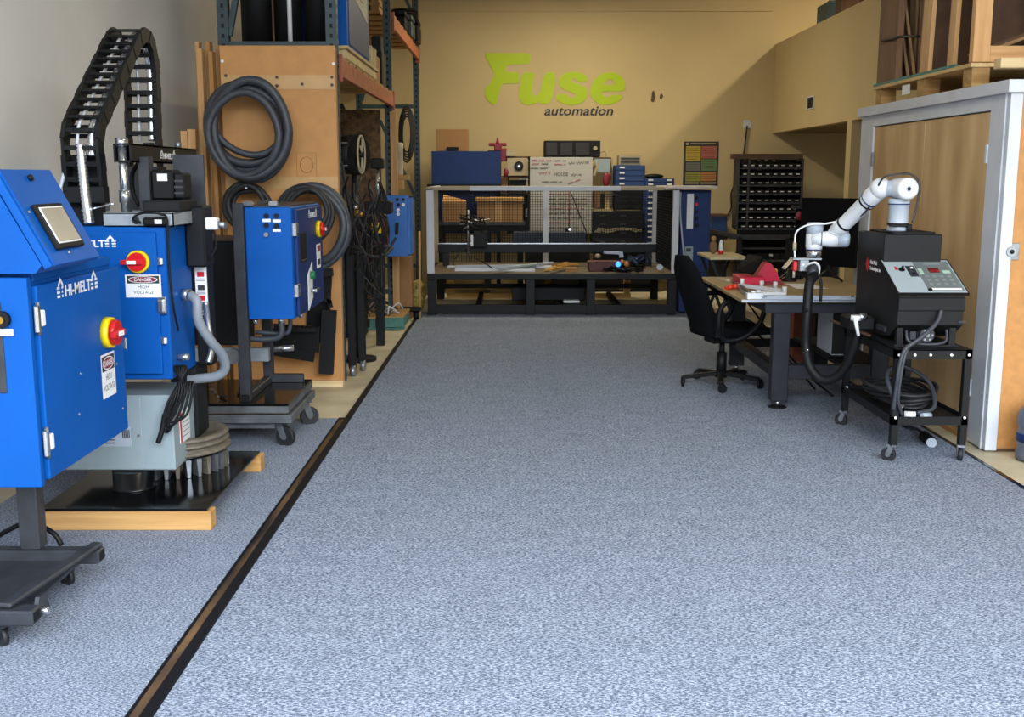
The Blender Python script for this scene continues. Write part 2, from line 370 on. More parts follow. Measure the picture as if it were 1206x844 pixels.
# ---- wall sign, traced letters
sg = thing('wall_lettering', 'lime green four letter wordmark with a small black word below on the back wall', 'wall sign', aY(655,100,YB-.002))
def zp(p): v = aY(560+p[0]/5.025, 50+p[1]/5.025, YB-.004); return (v.x, v.z)
F_ = [(52,62),(190,62),(328,62),(322,128),(250,129),(205,130),(185,140),(176,158),(186,176),(262,176),(255,242),(200,243),(152,245),(136,310),(122,371),(100,365),(70,340),(55,310),(54,285),(65,262),(90,238),(104,210),(108,180),(95,150),(68,105)]
u_ = [(278,176),(352,176),(340,240),(332,295),(345,318),(370,312),(385,290),(408,176),(482,176),(445,364),(376,362),(382,345),(350,364),(305,372),(270,358),(256,325),(262,270)]
s_ = [(665,232),(660,200),(625,178),(580,172),(530,180),(498,205),(490,240),(505,270),(560,292),(590,305),(592,318),(575,332),(550,325),(543,305),(475,305),(480,340),(520,366),(570,372),(630,360),(660,325),(665,285),(645,260),(590,240),(565,228),(568,215),(590,212),(598,232)]
e_ = [(886,290),(886,235),(860,195),(815,174),(760,180),(710,210),(682,260),(680,310),(705,350),(750,370),(800,368),(850,350),(875,312),(808,308),(790,324),(765,322),(748,306),(746,290)]
eh = [(757,252),(826,252),(820,226),(795,215),(768,228)]
for nm, ps in (('F',[F_]),('u',[u_]),('s',[s_]),('e',[e_,eh])):
    part('letter', shape_into(MB(), [[zp(p) for p in chaikin(q)] for q in ps], (0,YB-.004,0), (1,0,0), (0,0,1), .003), M_lime, sg)
v = aY(640.5, 135.5, YB-.004)
part('lettering', text_into(MB(), 'automation', .195, v, (1,0,0), (0,0,1), .002, shear=.22, bold=.0035, sx=1.17), M_ink, sg, 'small black italic word')
for (px,py,w,h) in ((769.5,113,.035,.16),(779,113,.03,.07)):
    c = aY(px,py,YB-.004); solo('wall_scuff', MB().prism([(c.x-w,c.z-h/2),(c.x+w*.3,c.z-h*.6),(c.x+w,c.z),(c.x+w*.2,c.z+h/2),(c.x-w*.6,c.z+h*.4)], YB-.004, YB-.001), M_brn, 'dark tall chip in the wall paint' if w>.03 else 'small chip in the wall paint right of the tall one', 'paint chip')
# vent on the mezzanine wall, cable outlet on back wall
a = aX(955,121,XM-.001)
t = thing('wall_vent', 'small square dark vent in the mezzanine wall', 'vent', a)
part('frame', MB().box(XM-.015,XM,a.y-.17,a.y+.17,a.z-.085,a.z-.07).box(XM-.015,XM,a.y-.17,a.y+.17,a.z+.07,a.z+.085).box(XM-.015,XM,a.y-.17,a.y-.14,a.z-.07,a.z+.07).box(XM-.015,XM,a.y+.14,a.y+.17,a.z-.07,a.z+.07), M_wht, t)
part('opening', MB().box(XM-.006,XM-.001,a.y-.14,a.y+.14,a.z-.07,a.z+.07), M_plas, t)
c = aY(880,146,YB-.02)
t = thing('cable_outlet', 'grey cable running down the back wall from a small outlet', 'cable', c)
part('outlet_plate', MB().box(c.x-.06,c.x+.06,YB-.015,YB-.001,c.z-.06,c.z+.06,.004), M_wht, t)
part('cable', MB().tube([aY(880,148,YB-.04), aY(876,180,YB-.03), aY(868,210,YB-.03), aY(861,228,YB-.03), aY(861,245,YB-.03), aY(855,256,YB-.03)], .012, 6), M_rub, t)
# ================================================================ LEFT SIDE
# ---- cabinet 1: operator console cabinet on a post stand
t = thing('control_cabinet', 'large blue control cabinet with a sloped touch screen console, nearest on the left', 'cabinet', (-2.1,4.0,0))
XD = -1.75
part('cabinet_body', MB().box(-2.55, XD-.035, 3.92, 4.78, .50, 1.275, .004).box(-2.55, XD-.03, 4.0, 4.78, 1.262, 1.30,.003).box(-2.55,XD-.01,3.90,3.93,.50,1.285,.002), M_blue, t)
d = part('door', MB().box(XD-.03, XD, 3.955, 4.80, .515, 1.25, .004), M_blue, t)
mb = MB(); logo(mb.m(M_lab), (XD+.001, 4.13, 1.185), (0,1,0), (0,0,1), .42); part('lettering', mb, None, d, 'white machine lettering between peaked bars')
for z in (.66, 1.13):
    part('hinge', MB().m(M_chr).box(XD-.005, XD+.012, 3.925, 3.95, z-.05, z+.05, .003).m(M_lab).box(XD-.005,XD+.014,3.957,3.985,z-.03,z+.03,.004).m(M_stl).cyl((XD+.002,3.948,z-.06),(XD+.002,3.948,z+.06),.008,n=8), None, t)
estop(d, (XD, 4.60, .985), (1,0,0), .068)
danger(d, (XD, 4.60, .80), (0,1,0), (0,0,1), .155, .19)
for y,z in ((4.3,.86),(4.26,.70),(4.7,.83),(4.74,.62)): part('screw', MB().cyl((XD-.001,y,z),(XD+.004,y,z),.006,n=8), M_stl, d)
part('latch', MB().box(XD-.01,XD+.012,4.80,4.812,.88,.93,.003), M_chr, t)
# side plate facing the camera with port
p = part('port_plate', MB().box(-2.4,-1.86,3.895,3.902,.86,1.20,.002), M_gstl, t, 'dark grey recessed plate')
x0 = aY(3,362,3.9).x
for dz in (0,): part('round_connector', MB().m(M_plas).cyl((x0,3.897,1.135),(x0,3.875,1.135),.030,n=20).m(M_cop).cyl((x0,3.875,1.135),(x0,3.868,1.135),.014,n=12), None, p)
part('name_strip', MB().box(x0-.09,x0+.035,3.889,3.895,1.075,1.10), M_lab, p)
# sloped console
XT, ZT, XB, ZB = -1.865, 1.665, -1.685, 1.318
c_ = part('console', MB().prism([(-2.5,1.30),(-1.73,1.30),(XB-.02,ZB+.012),(XT-.012,ZT-.01),(-2.5,ZT-.01)], 3.91, 4.375, 'Y'), M_blue, t)
ds = Vector((XB-XT,0,ZB-ZT)).normalized(); nn = Vector((-ds.z,0,ds.x)); nn = nn if nn.x > 0 else -nn
L_ = math.hypot(XB-XT, ZB-ZT)
def sl(a, y, off=0): return Vector((XT,y,ZT))+ds*a*L_+nn*off
lid = part('console_lid', MB().bar(sl(.0,4.14,.006), sl(1.0,4.14,.006), .47, .03, up=nn, bev=.003), M_blue, t)
part('lid_edge', MB().bar(sl(.0,3.93,.024), sl(1.0,3.93,.024), .012, .006, up=nn), M_blue, lid)
sc = part('screen_bezel', MB().bar(sl(.39,4.13,.03), sl(.86,4.13,.03), .245, .018, up=nn, bev=.004), M_plas, lid)
part('screen', MB().m(M_lab).bar(sl(.43,4.13,.040), sl(.81,4.13,.040), .205, .004, up=nn).m(M_scrg).bar(sl(.445,4.13,.043), sl(.795,4.13,.043), .190, .003, up=nn), None, sc)
part('key_lock', MB().cyl(sl(.1,4.14,.02), sl(.1,4.14,.034), .012, n=12), M_plas, lid)
part('screw', MB().cyl(sl(.45,3.97,.02), sl(.45,3.97,.028), .006, n=8), M_stl, lid)
part('screw', MB().cyl(sl(.9,4.1,.02), sl(.9,4.1,.028), .006, n=8), M_stl, lid)
# stand
xp = -1.945
part('post', MB().box(xp-.040, xp+.040, 4.16, 4.24, .16, .50, .006), M_gstl, t)
part('cross_bar', MB().m(M_gstl).box(-2.7, -1.665, 4.15, 4.22, .105, .16, .006).m(M_plas).box(-1.668,-1.662,4.162,4.208,.117,.148), None, t)
part('cross_bar', MB().m(M_gstl).box(-2.7, -1.665, 3.54, 3.61, .105, .16, .006).m(M_plas).box(-1.668,-1.662,3.552,3.598,.117,.148), None, t)
part('base_plate', MB().box(-2.7, -1.74, 3.61, 4.15, .11, .122), M_gstl, t)
part('link_arm', MB().bar((-1.77,3.56,.172), (-1.69,4.21,.172), .05, .018, bev=.006), M_gstl, t)
part('pivot_bracket', MB().prism([(3.62,.09),(3.74,.09),(3.72,.16),(3.66,.165)], -1.705, -1.69, 'X').m(M_chr).cyl((-1.70,3.67,.11),(-1.665,3.67,.11),.012,n=10), M_gstl, t)
for x,y in ((-1.80,3.60),(-1.80,4.18),(-2.6,3.60),(-2.6,4.18)):
    part('caster', caster(MB(), x, y, .09, .038, M_gstl, M_rub, 2.6), None, t)
solo('power_cord', MB().tube([(-2.84,4.5,.02),(-2.4,4.40,.03),(-2.08,4.36,.20),(-1.93,4.32,.19),(-1.88,4.31,.13)], .011, 6), M_plas, 'black power cord reaching the post of the nearest blue cabinet', 'cord')
# ---- machine 2 : drum unloader on a pallet
px0, px1, py0, py1 = -2.22, -1.412, 4.86, 5.97
t = thing('wooden_pallet', 'low pine skid under the black drum unloader machine', 'pallet', (-2.0,5.4,0))
part('board', MB().box(px0,px1,py0,py0+.09,.008,.098,.004), M_pineX, t)
part('board', MB().box(px0,px1,py1-.10,py1,.008,.098,.004), M_pineX, t)
part('board', MB().box(px0,-1.52,5.36,5.46,.008,.098,.004), M_pineX, t)
solo('base_plate', MB().box(px0, px1-.02, py0+.012, py1-.015, .098, .11, .002), M_gloss, 'glossy black steel plate lying on the pine skid', 'plate', (-2,5.4,.098))
t = thing('drum_unloader', 'black and blue drum unloader machine with an arched cable chain, on the pine skid', 'machine', (-1.95,5.5,.11))
part('pump_cylinder', MB().lathe((-1.90,5.24,.11),(0,0,1),[(.11,0),(.11,.008),(.10,.0081),(.10,.092)],28), mat('black_cylinder_paint','0C0C0D',.3,vary=.2), t)
pc = Vector((-1.80,5.62,0))
pl = part('platen', MB().m(M_cast).lathe((pc.x,pc.y,.218),(0,0,1),[(.27,0),(.285,.004),(.285,.018),(.25,.022),(.25,.036),(.272,.042),(.28,.050),(.26,.060),(.25,.064),(.268,.070),(.278,.082),(.262,.092),(.23,.093),(.22,.065),(.05,.06)],40), None, t, 'dirty grey ringed follower platen')
part('platen_seal', MB().lathe((pc.x,pc.y,.205),(0,0,1),[(.26,0),(.27,.01),(.265,.013)],32), M_gloss, pl)
for i in range(30):
    a = 2*PI*i/30; u = Vector((math.cos(a),math.sin(a),0)); v_ = Vector((-u.y,u.x,0))
    b = MB(); c = pc+u*.235
    b.prism([(0,0)]*0 or [(-.008,.112),(.008,.112),(.014,.205),(-.014,.205)], -.035, .035, 'Y')
    M_ = Matrix.Translation((c.x,c.y,0)) @ Matrix.Rotation(a-PI/2,4,'Z'); b.bm.transform(M_)
    part('fin', b, M_stl if i%3 else M_cast, pl)
part('column', MB().box(-1.79,-1.655,5.55,5.75,.29,.66,.006), M_blkm, t, 'black square column')
gb = part('junction_box', MB().prism([(.20,5.2),(.20,5.58),(.56,5.58),(.60,5.50),(.57,5.2)][::-1], -2.24, -1.68, 'X') if 0 else MB().box(-2.24,-1.675,5.20,5.56,.205,.585,.006), M_grey, t, 'grey enamelled junction box')
part('cover_plate', MB().box(-2.235,-1.83,5.194,5.20,.21,.575,.002), M_grey, gb)
part('screw', MB().cyl((-1.845,5.194,.385),(-1.845,5.188,.385),.007,n=10), M_chr, gb)
mb = MB().m(M_lgrey).box(-2.12,-1.885,5.19,5.194,.33,.43)
mb.m(M_ink)
for k in range(5): mb.box(-2.11,-1.965,5.188,5.19,.345+k*.016,.350+k*.016)
for k in range(5): mb.box(-1.925+k*.008,-1.921+k*.008,5.188,5.19,.375,.415)
part('rating_label', mb, None, gb, 'printed rating label with barcode')
mb = MB().m(M_lab).box(-1.675,-1.672,5.30,5.46,.315,.475)
mb.m(M_red).box(-1.672,-1.671,5.30,5.325,.315,.475); mb.m(M_grey)
for k in range(5): mb.box(-1.672,-1.671,5.34,5.45,.34+k*.024,.346+k*.024)
part('side_label', mb, None, gb, 'white label with red band')
part('knob', MB().m(M_stl).cyl((-2.0,5.3,.585),(-1.97,5.3,.625),.010,n=8).m(M_plas).ball((-1.965,5.3,.63),.018,n=10), None, gb)
# blue box
bb = part('electrical_box', MB().box(-2.24,-1.665,5.20,5.60,.665,1.41,.005), M_blue, t, 'blue electrical box')
dr = part('door', MB().box(-2.235,-1.705,5.178,5.20,.695,1.385,.004), M_blue, bb)
estop(dr, (-1.79,5.178,1.245), (0,-1,0), .055)
danger(dr, (-1.775,5.178,1.127), (1,0,0), (0,0,1), .172, .11)
mb = MB(); logo(mb.m(M_lab), (-2.19,5.177,1.315), (1,0,0), (0,0,1), .305); part('lettering', mb, None, dr, 'white machine lettering ending in peaked bars')
for z in (.86,1.245):
    part('hinge', MB().m(M_chr).box(-1.704,-1.680,5.176,5.20,z-.018,z+.018,.003).m(M_lab).box(-1.69,-1.678,5.172,5.19,z-.014,z+.014,.002), None, bb)
part('latch', MB().m(M_chr).box(-1.712,-1.672,5.176,5.2,.99,1.075,.003).box(-1.708,-1.68,5.160,5.18,1.0,1.06,.004), None, bb)
part('cable_gland', MB().cyl((-1.665,5.42,1.06),(-1.62,5.40,1.06),.030,n=12).cyl((-1.63,5.40,1.06),(-1.60,5.38,1.055),.024,n=12), M_chr, bb)
part('cable_gland', MB().cyl((-1.665,5.3,.76),(-1.61,5.3,.76),.016,n=10), M_chr, bb)
part('conduit', MB().tube([(-1.61,5.38,1.06),(-1.575,5.36,1.03),(-1.57,5.36,.93),(-1.53,5.42,.82),(-1.50,5.50,.74),(-1.50,5.55,.66),(-1.55,5.56,.615),(-1.66,5.56,.60),(-1.70,5.56,.60)], .025, 12, 6), mat('grey_conduit','7F858C',.45,vary=.04), t, 'smooth grey flexible conduit')
def ribbed(pts, r, pitch=.014, n=10):
    P = crom([Vector(p) for p in pts], 10); out = []; acc = 0; b = MB()
    for i in range(len(P)-1): acc += (P[i+1]-P[i]).length
    K = max(4,int(acc/pitch)*2); L=[0]
    for i in range(len(P)-1): L.append(L[-1]+(P[i+1]-P[i]).length)
    q = []
    j = 0
    for k in range(K+1):
        s_ = acc*k/K
        while j < len(L)-2 and L[j+1] < s_: j += 1
        f = (s_-L[j])/max(1e-9,L[j+1]-L[j]); q.append(P[j].lerp(P[j+1], f))
    return b.tube(q, lambda t_: r*(1 if int(round(t_*K))%2 else .84), n, smooth=0)
part('flexible_conduit', ribbed([(-1.60,5.60,1.0),(-1.60,5.62,.9),(-1.585,5.62,.76),(-1.60,5.60,.68)], .018), M_chr, t, 'ribbed metal conduit')
part('cable_bundle', (lambda b: [b.tube([(-1.66,5.24,.72),(-1.60-.012*k,5.22,.715),(-1.655+.018*k-.03,5.16,.55+.012*k),(-1.715+.006*k,5.15,.41+.03*(k%3)),(-1.69+.02*k,5.155,.50),(-1.62+.012*k,5.19,.66)], .0065, 6, 5, closed=False) for k in range(6)] and b)(MB()), M_plas, t, 'hanging bundle of black cables')
part('cable_tail', MB().tube([(-1.70,5.16,.50),(-1.715,5.15,.42),(-1.735,5.14,.36)], .013, 8), M_plas, t)
# galvanised tray on top + clutter
tr = part('tray', MB().box(-1.955,-1.62,5.2,5.6,1.41,1.416).box(-1.955,-1.62,5.2,5.206,1.41,1.475).box(-1.955,-1.62,5.6,5.606,1.41,1.475).box(-1.626,-1.62,5.2,5.6,1.41,1.475).box(-1.955,-1.62,5.2,5.32,1.47,1.476), M_galv, t, 'galvanised steel tray')
part('knockout', MB().cyl((-1.80,5.199,1.44),(-1.80,5.194,1.44),.018,n=16), M_gstl, tr)
part('power_adapter', MB().m(M_plas).box(-1.76,-1.64,5.165,5.195,1.415,1.455,.01).m(M_lab).box(-1.70,-1.665,5.163,5.166,1.425,1.445), None, t)
part('adapter_cord', MB().tube([(-1.77,5.18,1.43),(-1.80,5.16,1.45),(-1.76,5.16,1.475),(-1.70,5.15,1.478),(-1.665,5.16,1.47),(-1.645,5.18,1.44),(-1.65,5.19,1.25),(-1.645,5.2,1.05),(-1.64,5.25,.9)], .006, 6), M_plas, t)
part('wrench', MB().m(M_chr).bar((-2.06,5.28,1.485),(-1.93,5.24,1.515),.02,.006).cyl((-2.07,5.28,1.478),(-2.07,5.28,1.492),.02,n=12).cyl((-1.925,5.24,1.508),(-1.925,5.24,1.522),.016,n=12), None, t)
part('small_box', MB().box(-2.13,-2.03,5.35,5.5,1.476,1.53,.004), M_galv, t)
part('chrome_rod', MB().m(M_chr).cyl((-1.893,5.33,1.476),(-1.893,5.33,1.80),.020,n=14).cyl((-1.893,5.33,1.52),(-1.893,5.33,1.58),.027,n=14).cyl((-1.893,5.33,1.79),(-1.893,5.33,1.83),.034,n=6), None, t)
part('upright_channel', MB().box(-1.855,-1.80,5.42,5.5,1.476,1.745,.004), M_gstl, t)
part('pipe_loop', MB().tube([(-1.90,5.55,1.50),(-1.93,5.56,1.56),(-1.93,5.56,1.66),(-1.88,5.56,1.73)], .012, 8), M_plas, t)
part('support_plate', MB().box(-1.78,-1.62,5.75,5.77,1.3,1.76), M_gstl, t)
part('support_plate', MB().box(-2.16,-1.97,6.1,6.24,1.3,1.70), M_gstl, t)
gm = part('gearmotor', MB().m(M_blk).box(-1.80,-1.69,5.44,5.60,1.53,1.68,.012).box(-1.69,-1.635,5.45,5.58,1.535,1.665,.01).cyl((-1.745,5.5,1.5),(-1.745,5.5,1.53),.05), None, t)
part('motor_label', MB().box(-1.765,-1.715,5.436,5.44,1.625,1.66), M_lab, gm)
for k in range(3): part('fin', MB().box(-1.685,-1.64,5.444,5.45,1.56+k*.03,1.57+k*.03), M_gstl, gm)
part('bearing_block', MB().box(-1.80,-1.62,5.30,5.6,1.478,1.53,.006), M_blkm, t)
part('valve_block', MB().m(M_blk).box(-1.66,-1.56,5.50,5.66,1.19,1.50,.01).m(M_lab).box(-1.565,-1.50,5.52,5.58,1.38,1.44,.008).m(M_stl).cyl((-1.52,5.55,1.41),(-1.46,5.53,1.40),.016,n=10), None, t)
part('valve_cord', MB().tube([(-1.53,5.55,1.38),(-1.52,5.56,1.30),(-1.56,5.56,1.22)], .006, 6), M_plas, t)
wl = part('warning_column', MB().box(-1.66,-1.585,5.62,5.72,.66,1.22,.006), M_blk, t)
mb = MB().m(M_lab).box(-1.652,-1.592,5.612,5.62,.93,1.27)
for k,(z,m_) in enumerate(((1.215,M_redd),(1.145,M_red),(1.075,M_ink),(1.02,M_red),(.97,M_ink))):
    mb.m(m_).box(-1.64,-1.604,5.61,5.612,z-.013,z+.013); mb.m(M_ink)
    for q in range(2): mb.box(-1.647,-1.60,5.61,5.612,z-.026-q*.008,z-.023-q*.008)
mb.m(M_redd).box(-1.652,-1.592,5.61,5.612,1.255,1.265)
part('warning_labels', mb, None, wl, 'tall white strip of warning pictograms')
# mast + tube beam
part('mast', MB().box(-2.20,-2.015,5.34,5.40,.60,1.75,.004), M_blkm, t)
bmx = part('top_beam', MB().m(M_blk).box(-1.925,-1.84,5.30,6.40,1.716,1.724).box(-1.925,-1.84,5.30,6.40,1.796,1.804).box(-1.925,-1.917,5.30,6.40,1.716,1.804).box(-1.848,-1.84,5.30,6.40,1.716,1.804), None, t, 'black square tube beam')
mb = MB(); logo(mb.m(M_lab), (-1.8385,5.74,1.740), (0,1,0), (0,0,1), .26); part('lettering', mb, None, bmx, 'small white machine lettering')
part('bolt', MB().cyl((-1.9,6.25,1.804),(-1.9,6.25,1.84),.022,n=6), M_stl, t)
part('bolt', MB().cyl((-1.9,5.75,1.804),(-1.9,5.75,1.82),.03,n=6), M_plas, t)
# cable chain
pth = [(5.30,1.60),(5.29,1.70),(5.28,1.80),(5.31,1.88),(5.43,1.975),(5.59,2.10),(5.80,2.256),(5.93,2.355),(6.02,2.40),(6.10,2.395),(6.17,2.33),(6.20,2.2),(6.18,2.0),(6.17,1.84),(6.17,1.70)]
P = crom([Vector((0,a,b)) for a,b in pth], 12); Ls=[0]
for i in range(len(P)-1): Ls.append(Ls[-1]+(P[i+1]-P[i]).length)
NL = 27; 
def at_s(s_):
    for i in range(len(P)-1):
        if Ls[i+1] >= s_: return P[i].lerp(P[i+1], (s_-Ls[i])/max(1e-9,Ls[i+1]-Ls[i]))
    return P[-1].copy()
cc = part('chain_bracket', MB().box(-2.16,-1.97,5.26,5.34,1.52,1.60,.004), M_blk, t)
for i in range(NL):
    a = at_s(Ls[-1]*i/NL); b = at_s(Ls[-1]*(i+1)/NL); d_ = (b-a).normalized(); up = Vector((1,0,0)).cross(d_)
    ex = d_*.006; m_ = (a+b)/2; mb = MB().m(M_blk)
    off = 0
    for sx_ in (-2.148,-1.982):
        o_ = Vector((sx_,0,0)); mb.bar(a-ex+o_, b+ex+o_, .014+.006*(i%2), .074, up=up, bev=0)
    for q in (-.03,.03):
        mb.bar(Vector((-2.148,0,0))+m_+up*q, Vector((-1.982,0,0))+m_+up*q, .022, .008, up=up)
    part('chain_link', mb, None, t)
hz = lambda dx, r, m_, lab=None: part('chain_hose', ribbed([Vector((dx,0,0))+at_s(Ls[-1]*k/14) for k in range(1,14)], r, .02), m_, t, lab)
hz(-2.02, .022, M_chr, 'ribbed silver hose in the chain')
part('chain_cable', MB().tube([Vector((-2.09,0,0))+at_s(Ls[-1]*k/14) for k in range(0,14)], .008, 6, 3), M_wht, t, 'thin white cable in the chain')
part('chain_cable', MB().tube([(-2.14,5.3,1.62),(-2.17,5.27,1.55),(-2.2,5.27,1.47)]+[(-2.22,5.3,1.42)], .008, 6, 3), M_plas, t)
part('chain_hose', ribbed([(-2.07,5.27,1.80),(-2.06,5.26,1.6),(-2.04,5.24,1.42)], .026, .018), M_chr, t, 'silver conduit below the chain')
part('chain_cable', MB().tube([(-2.15,5.28,1.70),(-2.17,5.25,1.6),(-2.21,5.24,1.5),(-2.20,5.25,1.42)], .009, 6, 3), M_lgrey, t)
# ---- cart + cabinet 3
M_worn = mat('worn_steel','5D6063',.45,metal=.3,vary=.3,scale=10)
t = thing('flat_cart', 'flat steel wheeled platform with black deck under the middle blue cabinet', 'cart', (-1.8,6.8,0))
CX0,CX1,CY0,CY1 = -2.25,-1.36,6.42,7.22
part('deck', MB().box(CX0,CX1,CY0,CY1,.265,.285,.004), M_gloss, t)
part('upper_frame', MB().box(CX0,CX1,CY0,CY0+.03,.225,.27,.003).box(CX0,CX1,CY1-.03,CY1,.225,.27,.003).box(CX1-.03,CX1,CY0+.03,CY1-.03,.225,.27,.003), M_worn, t)
part('lower_frame', MB().box(CX0,CX1+.015,CY0+.005,CY0+.05,.16,.212,.003).box(CX0,CX1+.015,CY1-.05,CY1,.16,.212,.003).box(CX1-.03,CX1+.015,CY0+.05,CY1-.05,.16,.212,.003), M_worn, t)
part('foot_rail', MB().box(CX0,CX1-.10,CY0+.06,CY0+.10,.115,.15,.003), M_worn, t)
for x,y in ((CX1-.07,CY0+.09),(CX1-.03,CY1-.15),(CX0+.1,CY0+.09),(CX0+.1,CY1-.15)):
    part('caster', caster(MB(), x, y, .16, .062, M_worn, M_rub, -.4 if y<6.8 else .5), None, t)
t = thing('control_cabinet', 'middle blue cabinet on a black post with push buttons and a red yellow switch', 'cabinet', (-1.5,6.9,.285))
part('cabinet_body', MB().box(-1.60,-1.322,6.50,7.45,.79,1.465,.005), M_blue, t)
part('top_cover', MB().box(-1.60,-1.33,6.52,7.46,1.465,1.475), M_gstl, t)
d = part('door', MB().box(-1.322,-1.302,6.58,7.44,.80,1.45,.004), M_blueD, t, 'blue door painted darker for its shade')  # darker blue puts the shade of this side into the colour
for z in (.96,1.33):
    part('hinge', MB().m(M_chr).box(-1.328,-1.298,6.53,6.60,z-.04,z+.04,.003), None, t)
estop(d, (-1.302,7.25,1.30), (1,0,0), .056)
mb = MB(); logo(mb.m(M_lab), (-1.3015,6.95,1.385), (0,1,0), (0,0,1), .30); part('lettering', mb, None, d, 'small white machine lettering')
part('display_window', MB().box(-1.303,-1.299,6.66,6.84,1.12,1.30,.001).m(M_cop).box(-1.299,-1.298,6.68,6.82,1.13,1.136), M_plas, d)
part('label_strip', MB().m(M_lab).box(-1.302,-1.3,7.2,7.34,1.04,1.20).m(M_redd).box(-1.3,-1.299,7.22,7.32,1.15,1.19).m(M_ink).box(-1.3,-1.299,7.22,7.32,1.06,1.10), None, d)
part('handle_plate', MB().m(M_lab).prism([(6.86,.80),(7.02,.87),(7.02,1.10),(6.86,1.03)], -1.302, -1.299, 'X'), None, d)
part('push_button', MB().m(mat('green_button','0E6B3F',.4)).cyl((-1.30,6.95,1.02),(-1.27,6.95,1.02),.025,n=16), None, d, 'green push button')
part('handle', MB().m(M_chr).cyl((-1.30,6.94,.92),(-1.26,6.94,.92),.012,n=8).bar((-1.26,6.90,.925),(-1.26,7.02,.925),.014,.02), None, d)
for (px,py) in ((314,254),(326,254),(314,265),(326,266),(314,276)):
    c = aY(px,py,6.5); part('push_button', MB().cyl(c, c-Vector((0,.022,0)), .014, n=14), M_plas if py<270 else M_stl, t)
for (px,py) in ((314,259.5),(326,260),(326,271)):
    c = aY(px,py,6.5); part('button_label', MB().box(c.x-.024,c.x+.024,6.496,6.5,c.z-.009,c.z+.009), M_lab, t)
part('post', MB().m(M_gstl).box(-1.665,-1.602,6.47,6.53,.285,1.49,.004).m(M_plas).box(-1.66,-1.607,6.468,6.47,.285,.33), None, t)
part('post', MB().box(-1.665,-1.602,7.10,7.16,.285,1.49,.004), M_gstl, t)
part('foot_bar', MB().box(-1.66,-1.61,6.53,7.10,.285,.33,.004).box(-1.61,-1.40,7.10,7.15,.285,.34,.003), M_gstl, t)
for q in (-1.60,-1.45): part('bracket', MB().box(q,q+.05,6.49,6.53,1.475,1.50), M_chr, t)
part('conduit', MB().m(M_chr).cyl((-1.42,6.58,.79),(-1.42,6.58,.76),.02).m(M_hose).tube([(-1.42,6.58,.765),(-1.42,6.58,.70),(-1.45,6.58,.665),(-1.53,6.58,.655),(-1.62,6.58,.66)], .019, 10), None, t)
part('conduit', MB().tube([(-1.38,6.66,.79),(-1.385,6.66,.72),(-1.42,6.66,.68),(-1.6,6.66,.69)], .014, 8), M_hose, t)
for k in range(2): part('cable_gland', MB().cyl((-1.57+k*.22,6.55+.3*k,.79),(-1.57+k*.22,6.55+.3*k,.755),.015,n=10), M_chr, t)
# black panel cabinet behind machine 2
t = thing('panel_cabinet', 'plain black upright cabinet between the two blue boxes', 'cabinet', (-1.93,7.0,.285))
part('cabinet_body', MB().box(-2.10,-1.735,6.95,7.2,.56,1.24,.004), M_blk, t)
part('top_cap', MB().box(-2.11,-1.73,6.93,7.21,1.24,1.262), M_brn, t)
part('base_rail', MB().m(M_galv).box(-2.1,-1.58,6.90,6.96,.46,.55,.004).m(M_chr).cyl((-1.80,6.90,.50),(-1.80,6.86,.50),.05,n=16).cyl((-1.55,6.92,.54),(-1.42,6.92,.55),.02,n=10), None, t)
for x in (-2.08,-1.78): part('leg', MB().box(x-.02,x+.02,6.98,7.02,.285,.46).box(x-.02,x+.02,7.14,7.18,.285,.56), M_blkm, t)
t = thing('metal_scrap', 'small metal offcuts on the black cart deck', 'offcuts', (-1.95,6.7,.285))
for k in range(12):
    x = random.uniform(-2.1,-1.72); y = random.uniform(6.5,6.85); part('offcut', MB().bar((x,y,.292),(x+random.uniform(-.05,.05),y+random.uniform(-.05,.05),.30),.012,.01), random.choice([M_chr,M_stl,M_cast,M_rub]), t)
# small pump stand behind (pair of steel tubes left of post)
# ---- tan hardboard sheet with tape bands
XH0,XH1,YH = -2.21,-1.34,8.42
t = thing('hardboard_sheet', 'tall tan hardboard sheet standing against the storage rack', 'board', ((XH0+XH1)/2,YH,0))
part('sheet', MB().box(XH0,XH1,YH,YH+.015,.05,2.62,.002), M_hard2, t)
part('sheet', MB().box(XH0+.01,XH1+.006,YH+.015,YH+.05,.05,2.60,.002), M_card, t)
for (ya,yb) in ((88.5,105),(208,222)):
    z1 = aY(330,ya,YH).z; z0 = aY(330,yb,YH).z; part('batten', MB().box(XH0+.004,XH1-.002,YH-.004,YH,z0,z1), M_tapew, t, 'paler horizontal strip')
part('bottom_rail', MB().box(XH0,XH1,YH-.02,YH+.07,.0,.05), M_pineL, t)
for (px,py) in ((266,89),(326,91),(391,91),(326,101),(391,100),(356,99),(262,72),(393,75)):
    c = aY(px,py,YH-.004); part('screw', MB().cyl(c, c-Vector((0,.006,0)), .012, n=8), M_brn if py>80 else M_lab, t)
c = aY(361,194,YH-.001); mb = MB().m(mat('faint_stamp','96703E',.8))
w=.075
for a,b in (((-w,-w*1.2),(w,-w*1.2)),((w,-w*1.2),(w,w*1.2)),((w,w*1.2),(-w,w*1.2)),((-w,w*1.2),(-w,-w*1.2))): mb.bar((c.x+a[0],YH-.001,c.z+a[1]),(c.x+b[0],YH-.001,c.z+b[1]),.003,.003,up=(0,1,0))
mb.tube([(c.x+.05*math.cos(q*.7),YH-.001,c.z+.06*math.sin(q*.7)) for q in range(9)], .003, 4, 2, closed=True)
part('stamp', mb, None, t, 'faint printed square stamp')
